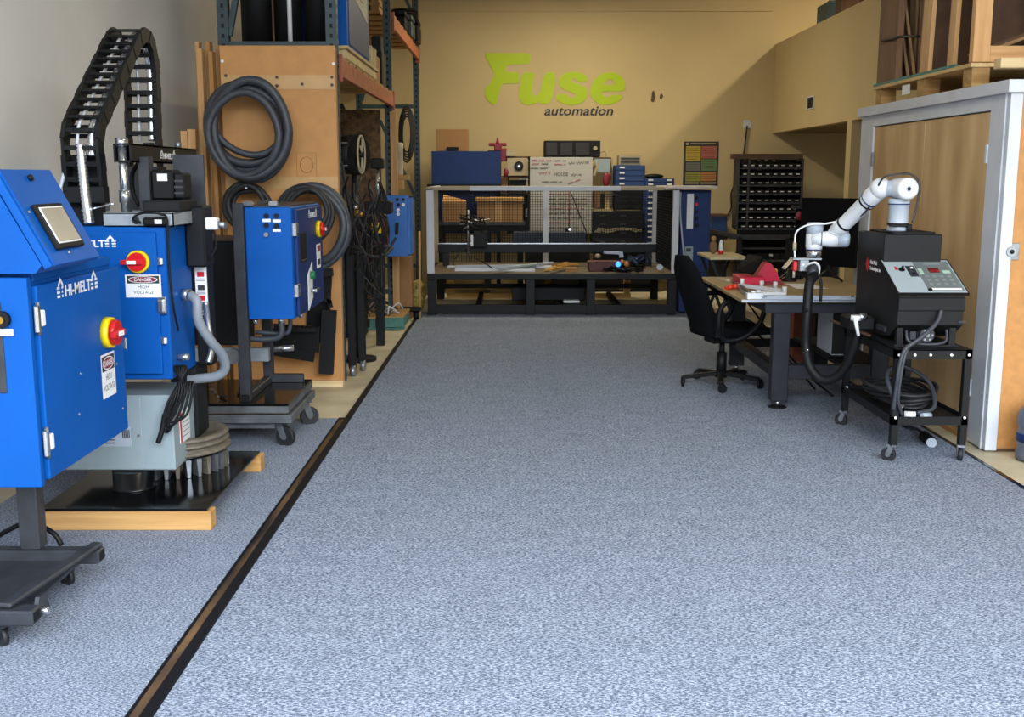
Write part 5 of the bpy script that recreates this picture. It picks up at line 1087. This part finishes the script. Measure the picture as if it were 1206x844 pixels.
# under-table clutter
solo('computer_tower', MB().m(M_wht).box(2.40,2.55,8.0,8.4,.32,.72,.006).m(M_plas).box(2.40,2.55,7.995,8.0,.33,.71), None, 'pale computer tower under the right side of the work table', 'computer')
solo('tower_shelf', MB().box(2.36,2.70,7.66,8.95,.292,.32), M_blkm, 'black shelf plate under the computer tower', 'shelf')
solo('floor_cable', MB().tube([(1.98,9.0,.6),(2.12,8.6,.35),(2.28,8.2,.14),(2.4,7.9,.03)],.008,6).tube([(2.0,8.8,.38),(2.2,8.4,.2),(2.35,8.2,.02)],.008,6), M_plas, 'black cables trailing under the work table', 'cables')
a = aX(1018,440,2.78); solo('red_brown_box', MB().box(2.45,2.7,9.3,9.5,.05,.55,.004), mat('terracotta_card','8A4A33',.8), 'reddish brown box on the floor behind the work table', 'box')
# items on the table
M_dull = mat('dull_black_glass','08080A',.7,vary=.1,spec=.08)
t = thing('carry_case', 'open crimson case with a raised black lid on the work table', 'case', (*aZ(886,330,TZ)[:2],TZ))
A = aZ(862,331,TZ); B = aZ(897,333,TZ)
part('case_body', MB().box(A.x,B.x-.02,A.y-.35,A.y+.0,TZ+.001,TZ+.065,.008), M_crim, t)
q0 = Vector((A.x+.03,A.y+.0,TZ+.065)); 
part('raised_lid', MB().m(M_dull).quad(aY(869,319,8.72),aY(887,324,8.50),aY(900,303,8.55),aY(882,300,8.80),.012), None, t, 'black lid')
c = aZ(905,333,TZ)
solo('crimson_pouch', MB().prism([(c.x-.13,TZ+.001),(c.x+.10,TZ+.001),(c.x+.06,TZ+.10),(c.x+.01,TZ+.16),(c.x-.03,TZ+.16)],c.y,c.y+.12,'Y'), M_crim, 'crimson soft pouch standing right of the open crimson case', 'pouch')
solo('crimson_mat', MB().box(c.x-.3,c.x+.09,c.y-.14,c.y-.01,TZ+.001,TZ+.012), mat('dark_crimson','7E2436',.5), 'flat dark crimson sleeve in front of the crimson case', 'sleeve')
c = aZ(910,331,TZ); solo('yellow_tool', MB().m(M_yel).box(c.x-.06,c.x+.07,c.y+.12,c.y+.2,TZ+.04,TZ+.09,.01).m(M_gstl).box(c.x-.06,c.x+.06,c.y+.12,c.y+.2,TZ+.001,TZ+.04,.005).m(M_org).box(c.x-.03,c.x+.03,c.y+.13,c.y+.17,TZ+.09,TZ+.12,.006), None, 'yellow topped tool behind the crimson pouch', 'tool')
c = aZ(852,329,TZ); solo('cream_tool', MB().bar(aZ(846,328,TZ+.012),aZ(858,330,TZ+.012),.03,.02), mat('cream_bottle','B9AE94',.5), 'small cream bar at the far left of the work table', 'tool')
c = aZ(860,341,TZ); solo('red_clamp', MB().ball(c+Vector((0,0,.02)),.025,(1,1,.8),8).ball(c+Vector((.045,.03,.02)),.022,n=8).bar(c+Vector((-.04,-.02,.015)),c+Vector((.05,.05,.015)),.02,.02), M_org, 'small red-orange clamp at the left edge of the work table', 'clamp')
c = aZ(905,340,TZ)
t = thing('white_fixture', 'white ladder shaped plastic fixture lying on the work table', 'fixture', (c.x,c.y,TZ))
P0,P1,P2,P3 = aZ(872,336,TZ+.02),aZ(922,342,TZ+.02),aZ(926,346,TZ+.02),aZ(888,349,TZ+.02)
part('rail', MB().bar(P0,P1,.045,.025), M_whtp, t); part('rail', MB().bar(aZ(889,345,TZ+.02),P2,.03,.025), M_whtp, t)
part('rail', MB().bar(P0,P3,.02,.02).bar(aZ(867,336,TZ+.015),aZ(882,350,TZ+.015),.02,.02), M_stl, t, 'steel side rails')
for (px,py) in ((874,333),(897,336),(913,337),(924,343),(887,348),(893,347)): q = aZ(px,py,TZ+.02); part('lug', MB().cyl((q.x,q.y,TZ+.002),(q.x,q.y,TZ+.055),.017,n=10), M_whtp, t)
part('foot_block', MB().box(P3.x-.05,P3.x+.06,P3.y-.02,P3.y+.05,TZ+.001,TZ+.045,.004), M_whtp, t)
t = thing('steel_ruler', 'long pale steel bar along the front edge of the work table', 'bar', (*aZ(950,348,TZ)[:2],TZ))
part('bar', MB().bar(aZ(896,350,TZ+.014),aZ(1009,350.5,TZ+.014),.05,.026), M_lgrey, t)
for px in (901,1004): part('screw', MB().cyl(aZ(px,349,TZ+.027),aZ(px,349,TZ+.027)+Vector((0,0,.006)),.012,n=10), M_plas, t)
solo('paper_sheet', MB().quad(aZ(925,334,TZ+.003),aZ(938,340,TZ+.003),aZ(976,340,TZ+.003),aZ(955,334.5,TZ+.003),.001), M_lab, 'white paper sheet lying under the robot wrist', 'paper')
solo('suction_base', MB().lathe((*aZ(929,331,TZ)[:2],TZ),(0,0,1),[(.06,0),(.06,.015),(.02,.04),(.012,.10)],18), M_plas, 'black suction foot on the table below the gripper', 'stand')
# monitors
t = thing('monitor', 'large black monitor seen edge-on at the far end of the work table', 'monitor', (2.6,9.0,TZ))
a = aY(938,247,9.0); b = aY(1010,345,9.0)
part('screen_panel', MB().bar((aY(943,290,9.15).x,9.16,1.19),(aY(1011,290,8.75).x,8.78,1.19),.03,.56,bev=.006), M_dull, t)
for (x,y) in ((2.58,8.80),(2.35,9.0)):
    part('stand_foot', MB().bar((x,y,TZ+.10),(x-.13,y-.06,TZ+.006),.018,.012).bar((x,y,TZ+.10),(x+.10,y-.08,TZ+.006),.018,.012).bar((x,y,TZ+.09),(x,y+.0,.93),.02,.02), M_plas, t)
t = thing('desk_monitor', 'second dark monitor frame left of the large one beyond the work table', 'monitor', aY(948,300,9.6))
part('screen_panel', pb(MB(),938,975,243,300,9.6,.03,.004), M_dull, t)
part('top_bar', pb(MB(),933,946,242,246,9.58,.05).cyl(aY(941,258,9.55),aY(941,252,9.55),.03,n=10), M_plas, t)
part('stand', MB().box(aY(955,0,9.6).x-.03,aY(955,0,9.6).x+.03,9.6,9.64,0,1.0), M_blkm, t)
solo('red_tag', MB().ball(aY(941,254,9.5),.035,(.8,.5,1.2),8), M_redd, 'dark red tag hanging from the second monitor frame', 'tag')
solo('desk_speaker', MB().bar((1.99+.42,8.98,TZ+.02),(2.28,8.9,TZ+.02),.06,.03), M_plas, 'black cable organiser lying before the monitor stand', 'tool')
# ================================================================ OFFICE CHAIR
CX,CY = 1.66,8.42
t = thing('office_chair', 'black fabric office chair with loop armrests pushed up to the work table', 'chair', (CX,CY,.008), .24)
def LP(name, mb, m, lab=None): return part(name, mb, m, t, lab, local=True)
prof = [(-.10,.46),(.0,.475),(.28,.47),(.36,.435),(.34,.405),(.05,.40),(-.16,.41),(-.20,.44)]
b = MB().box(-.17,.34,-.24,.24,.40,.475,.035,seg=3); 
for v in b.bm.verts: v.co.z += (.02 if v.co.x > .2 and v.co.z < .45 else 0) - .018*max(0,(v.co.x-.15))*3*.3 + .01*(abs(v.co.y)/.24)
LP('seat', b, M_fab)
mb = MB(); pr = []
n = 12
for i in range(n+1):
    s_ = i/n; z = .42+s_*.62; x = -.17-.05*math.sin(s_*2.2)-.20*max(0,s_-.15)**1.2+.0; w_ = .20+.035*math.sin(s_*PI)-.13*(max(0,s_-.72)/.28)**2.2; th = .12-.06*s_
    pr.append((x,z,w_,th))
rings = []
for (x,z,w_,th) in pr:
    R_=[]
    for k in range(16):
        a = 2*PI*k/16; cx_ = math.cos(a); sy_ = math.sin(a)
        R_.append(mb.bm.verts.new((x+th/2*(abs(cx_)**.6)*(1 if cx_>0 else -1)+.03*(abs(sy_)**2), w_*(abs(sy_)**.62)*(1 if sy_>0 else -1), z)))
    rings.append(R_)
for a_,b_ in zip(rings,rings[1:]): mb._tag([mb.bm.faces.new((a_[j],a_[(j+1)%16],b_[(j+1)%16],b_[j])) for j in range(16)], True)
mb._tag([mb.bm.faces.new(rings[0][::-1]), mb.bm.faces.new(rings[-1])])
LP('backrest', mb, M_fab)
for s_ in (-1,1):
    y = s_*.275
    LP('armrest', MB().tube([(-.13,s_*.25,.44),(-.16,y,.52),(-.15,y,.64),(-.10,y,.695),(.02,y,.71),(.15,y,.70),(.21,y,.64),(.18,y,.53),(.08,y,.44),(.0,s_*.26,.405),(-.08,s_*.25,.40)],.021,8,4,closed=True).box(-.10,.15,y-.028,y+.028,.70,.725,.01), M_plas)
    LP('arm_bracket', MB().box(-.17,-.10,s_*.24-.02,s_*.24+.02,.42,.62,.01), M_plas)
LP('mechanism', MB().box(-.12,.12,-.09,.09,.35,.40,.01).cyl((.02,-.18,.36),(.02,.18,.36),.014,n=8), M_plas)
LP('gas_column', MB().m(M_plas).cyl((0,0,.09),(0,0,.27),.04,n=16).cyl((0,0,.24),(0,0,.36),.022,n=16), None)
LP('hub', MB().cyl((0,0,.07),(0,0,.12),.05,n=16), M_plas)
for k in range(5):
    a = 2*PI*k/5+.5; e = Vector((math.cos(a)*.31,math.sin(a)*.31,.075))
    bs = LP('base_arm', MB().bar((0.03*math.cos(a),.03*math.sin(a),.10),e,.045,.03,bev=.006), M_plas)
    LP('caster', caster(MB(), e.x*.99, e.y*.99, .072, .034, M_plas, M_plas, a+1.2), None)
# ================================================================ MELTER CART
KX0,KX1,KY0,KY1,KZ = 2.20,2.64,6.10,7.06,.668
t = thing('wheeled_cart', 'black angle steel cart with a lower shelf under the black melter', 'cart', (2.42,6.6,0))
for x in (KX0,KX1-.04):
    for y in (KY0,KY1-.04):
        part('leg', MB().m(M_blk).box(x,x+.04,y,y+.04,.10,KZ,.003).m(M_lab).cyl((x+.02,y-.001,KZ-.03),(x+.02,y-.005,KZ-.03),.008,n=8).cyl((x+.02,y-.001,.27),(x+.02,y-.005,.27),.008,n=8), None, t)
        part('caster', caster(MB(), x+.02, y+.02, .10, .042, M_stl, M_rub, 2.4 if x<2.4 else 1.3), None, t)
zz = KZ
part('top_frame', MB().box(KX0,KX1,KY0,KY0+.005,zz-.055,zz).box(KX0,KX1,KY1-.005,KY1,zz-.055,zz).box(KX0,KX0+.005,KY0,KY1,zz-.055,zz).box(KX1-.005,KX1,KY0,KY1,zz-.055,zz).box(KX0,KX1,KY0,KY1,zz-.006,zz), M_blk, t)
for x in (2.31,2.40,2.52): part('bolt', MB().cyl((x,KY0,zz-.03),(x,KY0-.005,zz-.03),.008,n=8), M_lab, t)
part('lower_shelf', MB().box(KX0+.003,KX1-.003,KY0+.003,KY1-.003,.245,.252).box(KX0,KX1,KY0,KY0+.005,.225,.275).box(KX0,KX0+.005,KY0,KY1,.225,.275).box(KX1-.005,KX1,KY0,KY1,.225,.275).box(KX0,KX1,KY1-.005,KY1,.225,.275), M_blk, t)
t = thing('coiled_cable', 'thick grey-black cable coiled on the lower cart shelf', 'cable', (2.42,6.6,.252))
for k in range(9):
    rx = .12+.011*k; part('loop', MB().tube([(2.42+.01*math.sin(k*2)+rx*math.cos(a), 6.62+.04*math.cos(k)+(.26+.02*(k%3))*math.sin(a), .268+.012*k+.012*math.sin(2*a+k)) for a in [2*PI*j/14 for j in range(14)]], .011, 8, 3, closed=True), M_rub, t)
part('loop', MB().tube([(2.30,6.3,.28),(2.28,6.45,.46),(2.40,6.5,.50),(2.52,6.4,.42),(2.5,6.25,.30),(2.38,6.2,.275)],.013,8,5), M_hose, t)
part('plug', MB().m(M_lab).cyl((2.30,6.18,.27),(2.36,6.16,.27),.022,n=12).m(M_chr).cyl((2.29,6.22,.30),(2.33,6.28,.31),.012,n=8).m(M_lgrey).cyl((2.40,6.17,.262),(2.46,6.2,.262),.018,n=10), None, t)
solo('floor_plug', MB().m(M_plas).cyl((2.60,6.62,.035),(2.58,6.45,.035),.034,n=16).m(M_lgrey).cyl((2.58,6.45,.035),(2.575,6.44,.035),.03,n=16).m(M_hose).tube([(2.6,6.62,.035),(2.63,6.8,.03),(2.60,7.0,.02)],.012,8), None, 'black cable connector lying on the carpet under the cart', 'plug')
t = thing('melter', 'black hot melt unit with a sloped grey control panel on the wheeled cart', 'machine', (2.42,6.5,KZ))
HX0,HX1 = 2.225,2.60
part('lower_body', MB().prism([(6.17,.80),(6.17,.985),(6.50,1.145),(6.95,1.145),(6.95,.76),(6.5,.70),(6.30,.72)],HX0,HX1,'X'), M_blk, t)
part('front_ledge', MB().box(HX0-.005,HX1+.005,6.155,6.18,.885,.96,.003), M_blk, t)
hp = part('hopper', MB().box(HX0-.001,HX1-.03,6.47,6.955,1.10,1.305,.004), M_blk, t)
part('hopper_lid', MB().box(HX0+.06,HX1-.06,6.50,6.92,1.305,1.318,.003), M_plas, t)
# sloped panel: spans front-bottom to back-top
def sp_(u, v, off=0):
    a = Vector((HX0-.01,6.155,.975)); U = Vector((HX1-HX0+.025,0,0)); V = Vector((0,.345,.165)); nrm = U.cross(V).normalized()
    return a+U*u+V*v+nrm*off
pn = part('control_panel', MB().m(M_plas).quad(sp_(-.01,-.01,.0),sp_(1.01,-.01,.0),sp_(1.01,1.01,.0),sp_(-.01,1.01,.0),.014).m(mat('silver_panel','9CA7AD',.35,vary=.02)).quad(sp_(.01,.02,.0141),sp_(.99,.02,.0141),sp_(.99,.98,.0141),sp_(.01,.98,.0141),.001), None, t, 'silver grey sloped panel')
part('membrane_keypad', (lambda b: b.m(mat('grey_keypad','666E6E',.4,vary=.02)).quad(sp_(.45,.06,.0153),sp_(.97,.06,.0153),sp_(.97,.94,.0153),sp_(.45,.94,.0153),.0004))(MB()), None, pn)
mb = MB().m(mat('red_display','5A1A1C',.3)).quad(sp_(.62,.60,.0158),sp_(.78,.60,.0158),sp_(.78,.74,.0158),sp_(.62,.74,.0158),.0008)
mb.m(M_red); text_into(mb,'888 88',.020,sp_(.635,.63,.0168),(1,0,0),(0,.345,.165),.0001)
part('display', mb, None, pn)
mb = MB().m(mat('grey_keys','7F8886',.4))
for r_ in range(3):
    for c_ in range(4): mb.quad(sp_(.52+c_*.11,.24+r_*.11,.0158),sp_(.57+c_*.11,.24+r_*.11,.0158),sp_(.57+c_*.11,.29+r_*.11,.0158),sp_(.52+c_*.11,.29+r_*.11,.0158),.0006)
mb.quad(sp_(.6,.84,.0158),sp_(.85,.84,.0158),sp_(.85,.87,.0158),sp_(.6,.87,.0158),.0004)
mb.m(M_lab).quad(sp_(.50,.09,.0158),sp_(.94,.09,.0158),sp_(.94,.14,.0158),sp_(.50,.14,.0158),.0006)
mb.m(mat('pale_green_keys','A9C4B0',.4)).quad(sp_(.47,.55,.0158),sp_(.53,.55,.0158),sp_(.53,.72,.0158),sp_(.47,.72,.0158),.0006).quad(sp_(.82,.58,.0158),sp_(.93,.58,.0158),sp_(.93,.66,.0158),sp_(.82,.66,.0158),.0006)
part('keys', mb, None, pn, kind='stuff')
nv = Vector((0,-.165,.345)).normalized()
part('toggle_switch', MB().m(M_plas).cyl(sp_(.23,.68,.015),sp_(.23,.68,.022),.018,n=14).cyl(sp_(.23,.68,.02),sp_(.23,.66,.045),.007,n=8).m(M_red).quad(sp_(.14,.68,.0153),sp_(.18,.68,.0153),sp_(.18,.78,.0153),sp_(.14,.78,.0153),.0005), None, pn)
part('key_switch', MB().m(M_gstl).quad(sp_(.31,.48,.0153),sp_(.44,.48,.0153),sp_(.44,.80,.0153),sp_(.31,.80,.0153),.001).m(M_chr).cyl(sp_(.375,.70,.016),sp_(.375,.70,.035),.011,n=12).m(M_plas).cyl(sp_(.375,.56,.016),sp_(.375,.56,.022),.009,n=10), None, pn)
part('rubber_button', MB().cyl(sp_(.47,.08,.016),sp_(.47,.08,.024),.012,n=12), M_plas, pn)
# emblem on the left side
c = aX(1022,311,HX0+.0)
mb = MB().m(M_red).prism([(c.y,c.z-.045),(c.y+.035,c.z),(c.y,c.z+.045),(c.y-.035,c.z)],HX0-.002,HX0+.0005,'X').m(M_lab)
text_into(mb,'Hot Melt',.035,(HX0-.001,c.y-.045,c.z+.008),(0,-1,0),(0,0,1),.0004,bold=.001); text_into(mb,'Technologies, Inc.',.028,(HX0-.001,c.y-.045,c.z-.028),(0,-1,0),(0,0,1),.0004,bold=.001)
part('emblem', mb, None, t, 'red diamond emblem with white lettering')
for (px,py) in ((1128,362),(1133,379)): q = aY(px,py,6.165); part('vent_clip', MB().box(q.x-.022,q.x+.022,6.162,6.17,q.z-.004,q.z+.004), M_gstl, t)
for x in (HX0+.03,HX1-.04):
    for y in (6.22,6.85): part('stub_leg', MB().box(x-.018,x+.018,y-.018,y+.018,KZ,.80), M_blk, t)
part('base_plate', MB().box(HX0,HX1,6.2,6.95,KZ,KZ+.012), M_blkm, t)
part('pump_motor', MB().m(M_plas).cyl((2.42,6.24,.735),(2.42,6.5,.735),.052,n=20).m(M_gstl).cyl((2.42,6.22,.735),(2.42,6.24,.735),.042,n=20).m(M_stl).cyl((2.42,6.21,.735),(2.42,6.22,.735),.012,n=10), None, t)
for k in range(6):
    a = k*PI/3; part('motor_fin', MB().cyl((2.42+.03*math.cos(a),6.215,.735+.03*math.sin(a)),(2.42+.03*math.cos(a),6.22,.735+.03*math.sin(a)),.006,n=6), M_galv, t)
part('pump_pipe', MB().tube([(2.30,6.23,.76),(2.31,6.2,.70),(2.42,6.19,.685),(2.52,6.2,.70),(2.535,6.23,.77)],.009,8,4), M_hose, t)
part('pump_block', MB().box(2.33,2.37,6.25,6.34,.70,.79,.004), M_gstl, t)
part('power_cable', MB().tube([(2.465,6.15,.89),(2.43,6.12,.82),(2.33,6.08,.74),(2.245,6.065,.68),(2.215,6.06,.60),(2.205,6.07,.45),(2.20,6.085,.32)],.012,8,6), M_hose, t)
part('power_cable', MB().tube([(2.36,6.15,.71),(2.26,6.075,.68),(2.225,6.06,.55),(2.22,6.07,.38),(2.26,6.1,.285)],.009,8,6), M_hose, t)
part('outlet_manifold', MB().m(M_plas).box(2.06,2.215,6.52,6.72,.72,.80,.01).m(M_brn).bar((2.16,6.45,.70),(2.06,6.9,.73),.02,.012).m(M_gstl).box(HX0-.012,HX0,6.35,6.5,.735,.765), None, t)
part('outlet_tap', MB().m(M_whtp).cyl((2.075,6.46,.79),(2.075,6.46,.82),.03,n=14).cyl((2.065,6.44,.81),(2.085,6.42,.70),.014,.009,n=10).m(M_chr).cyl((2.11,6.5,.80),(2.15,6.52,.81),.02,n=10), None, t, 'white tap with a steel collar')
# ================================================================ ROBOT ARM
RB = Vector((2.375,6.68,1.318))
t = thing('robot_arm', 'white six axis robot arm mounted on top of the black melter', 'robot arm', RB)
SH = RB+Vector((0,0,.235))
part('base', MB().m(M_lgrey).lathe(RB,(0,0,1),[(.066,0),(.066,.012),(.060,.02),(.060,.15),(.064,.155),(.064,.195)],28), None, t, 'light grey base column')
part('seam_ring', MB().cyl(RB+Vector((0,0,.158)),RB+Vector((0,0,.165)),.0655,n=28), M_blueD, t)
part('cable_clip', MB().m(M_plas).box(RB.x-.075,RB.x+.06,RB.y-.075,RB.y-.055,1.345,1.36,.003).box(RB.x+.03,RB.x+.06,RB.y-.08,RB.y-.06,1.29+.03,1.36,.003).lathe(RB+Vector((0,0,.035)),(0,0,1),[(.0655,0),(.0655,.012)],24), None, t)
# shoulder joint: horizontal barrel pointing to camera
SC = Vector((RB.x+.005,RB.y,SH.z+.02))
dsh = Vector((.05,-1,0)).normalized()
part('shoulder', MB().m(M_whtp).lathe(SC-dsh*.085,dsh,[(.055,0),(.062,.01),(.066,.05),(.066,.19),(.060,.2),(.045,.205)],30).m(M_lgrey).lathe(SC+dsh*.120,dsh,[(.018,0),(.016,.002)],16).m(M_blkm).lathe(SC+dsh*.121,dsh,[(.011,0),(.011,.003)],12), None, t)
# upper arm: from second barrel left of the shoulder
UA = SC+Vector((-.105,.055,.0))
WR = Vector((2.055,7.30,0)); 
EL = aY(985,273,7.05)
dua = (EL-UA)
part('shoulder_link', MB().m(M_whtp).ball(UA,.066,n=20).m(M_lgrey).cyl(UA,SC,.05,n=20), None, t, 'grey and white shoulder link')
d1 = dua.normalized(); Lu = dua.length
part('upper_arm', MB().m(M_whtp).lathe(UA,d1,[(.045,.0),(.058,.03),(.058,.10),(.052,.13),(.050,Lu*.55),(.047,Lu-.09),(.054,Lu-.07),(.054,Lu-.005),(.03,Lu+.02)],28), None, t)
for f,rr in ((.11/1,.0592),): part('seam_ring', MB().lathe(UA+d1*.108,d1,[(.0592,0),(.0592,.006)],28), M_blueD, t)
for f in (.30,.80): part('cable_strap', MB().lathe(UA+d1*Lu*f,d1,[(.0535,0),(.0535,.012)],24).ball(UA+d1*Lu*f+Vector((0,-.05,.02)),.012,n=8), M_plas, t)
# elbow joint: horizontal barrel to the left, grey end cap on right
Ec = aY(984,284,7.05)
el0 = aY(999,282,7.03); el1 = aY(957,281,7.08)
de = (el1-el0).normalized(); Le = (el1-el0).length
part('elbow', MB().m(M_lgrey).lathe(el0,de,[(.03,-.01),(.048,0),(.050,.012),(.050,.065)],26).m(M_whtp).lathe(el0+de*.065,de,[(.051,0),(.052,.06),(.046,.10),(.046,Le-.06)],26), None, t)
part('seam_ring', MB().lathe(el0+de*.165,de,[(.0475,0),(.0475,.006)],26), M_blueD, t)
part('elbow_link', MB().m(M_whtp).cyl(EL,aY(982,279,7.04),.05,n=20), None, t)
# wrist: vertical barrel
wt = aY(960,263,7.10); wbm = aY(959,296,7.10)
dv = Vector((0,0,-1)); Lw = wt.z-wbm.z
part('wrist', MB().m(M_lgrey).lathe(wt,dv,[(.045,-.006),(.052,.0),(.053,.012),(.053,Lw*.38)],26).m(M_whtp).lathe(wt+dv*Lw*.38,dv,[(.0535,0),(.054,Lw*.45),(.050,Lw*.56)],26), None, t)
part('seam_ring', MB().lathe(wt+dv*Lw*.92,dv,[(.0515,0),(.0515,.006)],26), M_blueD, t)
part('tool_flange', MB().m(M_chr).lathe(wt+dv*Lw*.95,dv,[(.048,0),(.048,.035),(.040,.045)],24), None, t)
fz = (wt+dv*(Lw*.95+.05)).z
tp = part('tool_plate', MB().m(M_galv).box(wt.x-.145,wt.x+.045,wt.y-.04,wt.y+.04,fz-.012,fz,.002), None, t)
part('sensor_bracket', MB().bar((wt.x-.145,wt.y,fz-.01),(wt.x-.20,wt.y-.02,fz-.07),.03,.012), M_tan, tp)
part('gripper_body', MB().m(M_galv).box(wt.x-.10,wt.x-.04,wt.y-.05,wt.y+.02,fz-.085,fz-.012,.004).m(M_lab).cyl((wt.x-.08,wt.y-.05,fz-.04),(wt.x-.08,wt.y-.056,fz-.04),.008,n=8), None, tp)
part('air_valve', MB().m(M_red).box(wt.x-.138,wt.x-.112,wt.y-.03,wt.y+.01,fz-.085,fz-.02,.004).m(M_tan).cyl((wt.x-.128,wt.y-.01,fz-.085),(wt.x-.128,wt.y-.01,fz-.13),.008,n=8), None, tp, 'red valve')
part('air_tube', MB().m(M_lab).tube([(wt.x-.125,wt.y-.01,fz+.0),(wt.x-.13,wt.y-.01,fz+.09),(wt.x-.12,wt.y-.01,fz+.17),(wt.x-.06,wt.y-.05,fz+.215),(wt.x+.05,wt.y-.07,fz+.225),(wt.x+.16,wt.y-.09,fz+.25)],.006,8,6).m(M_tan).cyl((wt.x-.129,wt.y-.01,fz+.05),(wt.x-.13,wt.y-.01,fz+.10),.013,n=8), None, t, 'white air tube')
part('arm_cable', MB().m(M_gstl).tube([UA+d1*Lu*.78+Vector((.02,-.055,.02)),UA+d1*Lu*.5+Vector((.02,-.07,-.01)),UA+d1*Lu*.25+Vector((0,-.075,.01)),UA+Vector((-.02,-.08,.06)),SC+Vector((-.06,-.06,.085)),SC+Vector((.04,-.05,.085)),SC+Vector((.085,-.08,.02)),SC+Vector((.07,-.08,-.12)),RB+Vector((.06,-.075,.05))],.006,8,6), None, t, 'dark cable along the arm')
# hose from gripper to melter
g = Vector((wt.x-.035,wt.y-.06,fz-.055))
t = thing('heated_hose', 'thick black hose drooping from the robot gripper to the melter', 'hose', (2.0,7.0,.35))
part('hose', MB().tube([g, g+Vector((.01,-.04,-.06)), aY(953,335,6.95), aY(950,375,6.9), aY(949,405,6.9), aY(953,430,6.85), aY(966,446,6.8), aY(983,445,6.75), aY(997,430,6.7), aY(1006,408,6.66), aY(1011,390,6.64)], .031, 12, 6), M_plas, t)
part('hose_cuff', MB().m(M_gstl).lathe(g+Vector((.005,-.02,.0)),(.1,-.6,-1),[(.036,0),(.038,.04),(.034,.05)],16).m(M_lab).tube([g+Vector((-.02,.02,.01)),g+Vector((.02,-.03,.03)),g+Vector((.05,-.03,.0)),g+Vector((.045,-.03,-.06))],.008,6,5), None, t)
part('side_cable', MB().tube([g+Vector((.03,-.03,-.02)),g+Vector((.06,-.05,-.10)),g+Vector((.06,-.06,-.22))],.010,8,5), M_plas, t)
for k,(px,py) in enumerate(((950,365),(951,412),(985,444))): part('cable_tie', MB().ball(aY(px,py,6.87),.012,n=6), M_chr if k==1 else M_plas, t)
# bottle at right edge
t = thing('water_bottle', 'blue-grey plastic jug cut off by the right edge, before the orange panel', 'bottle', (3.06,6.14,0))
part('jug_body', MB().lathe((3.09,6.14,0),(0,0,1),[(.09,0),(.125,.015),(.13,.05),(.12,.08),(.13,.11),(.13,.17),(.118,.19),(.13,.215),(.13,.28),(.10,.33),(.04,.36),(.035,.39)],32), mat('blue_grey_plastic','5E6476',.35), t)
part('jug_label', MB().lathe((3.09,6.14,.12),(0,0,1),[(.131,0),(.131,.05)],32), M_blueD, t)
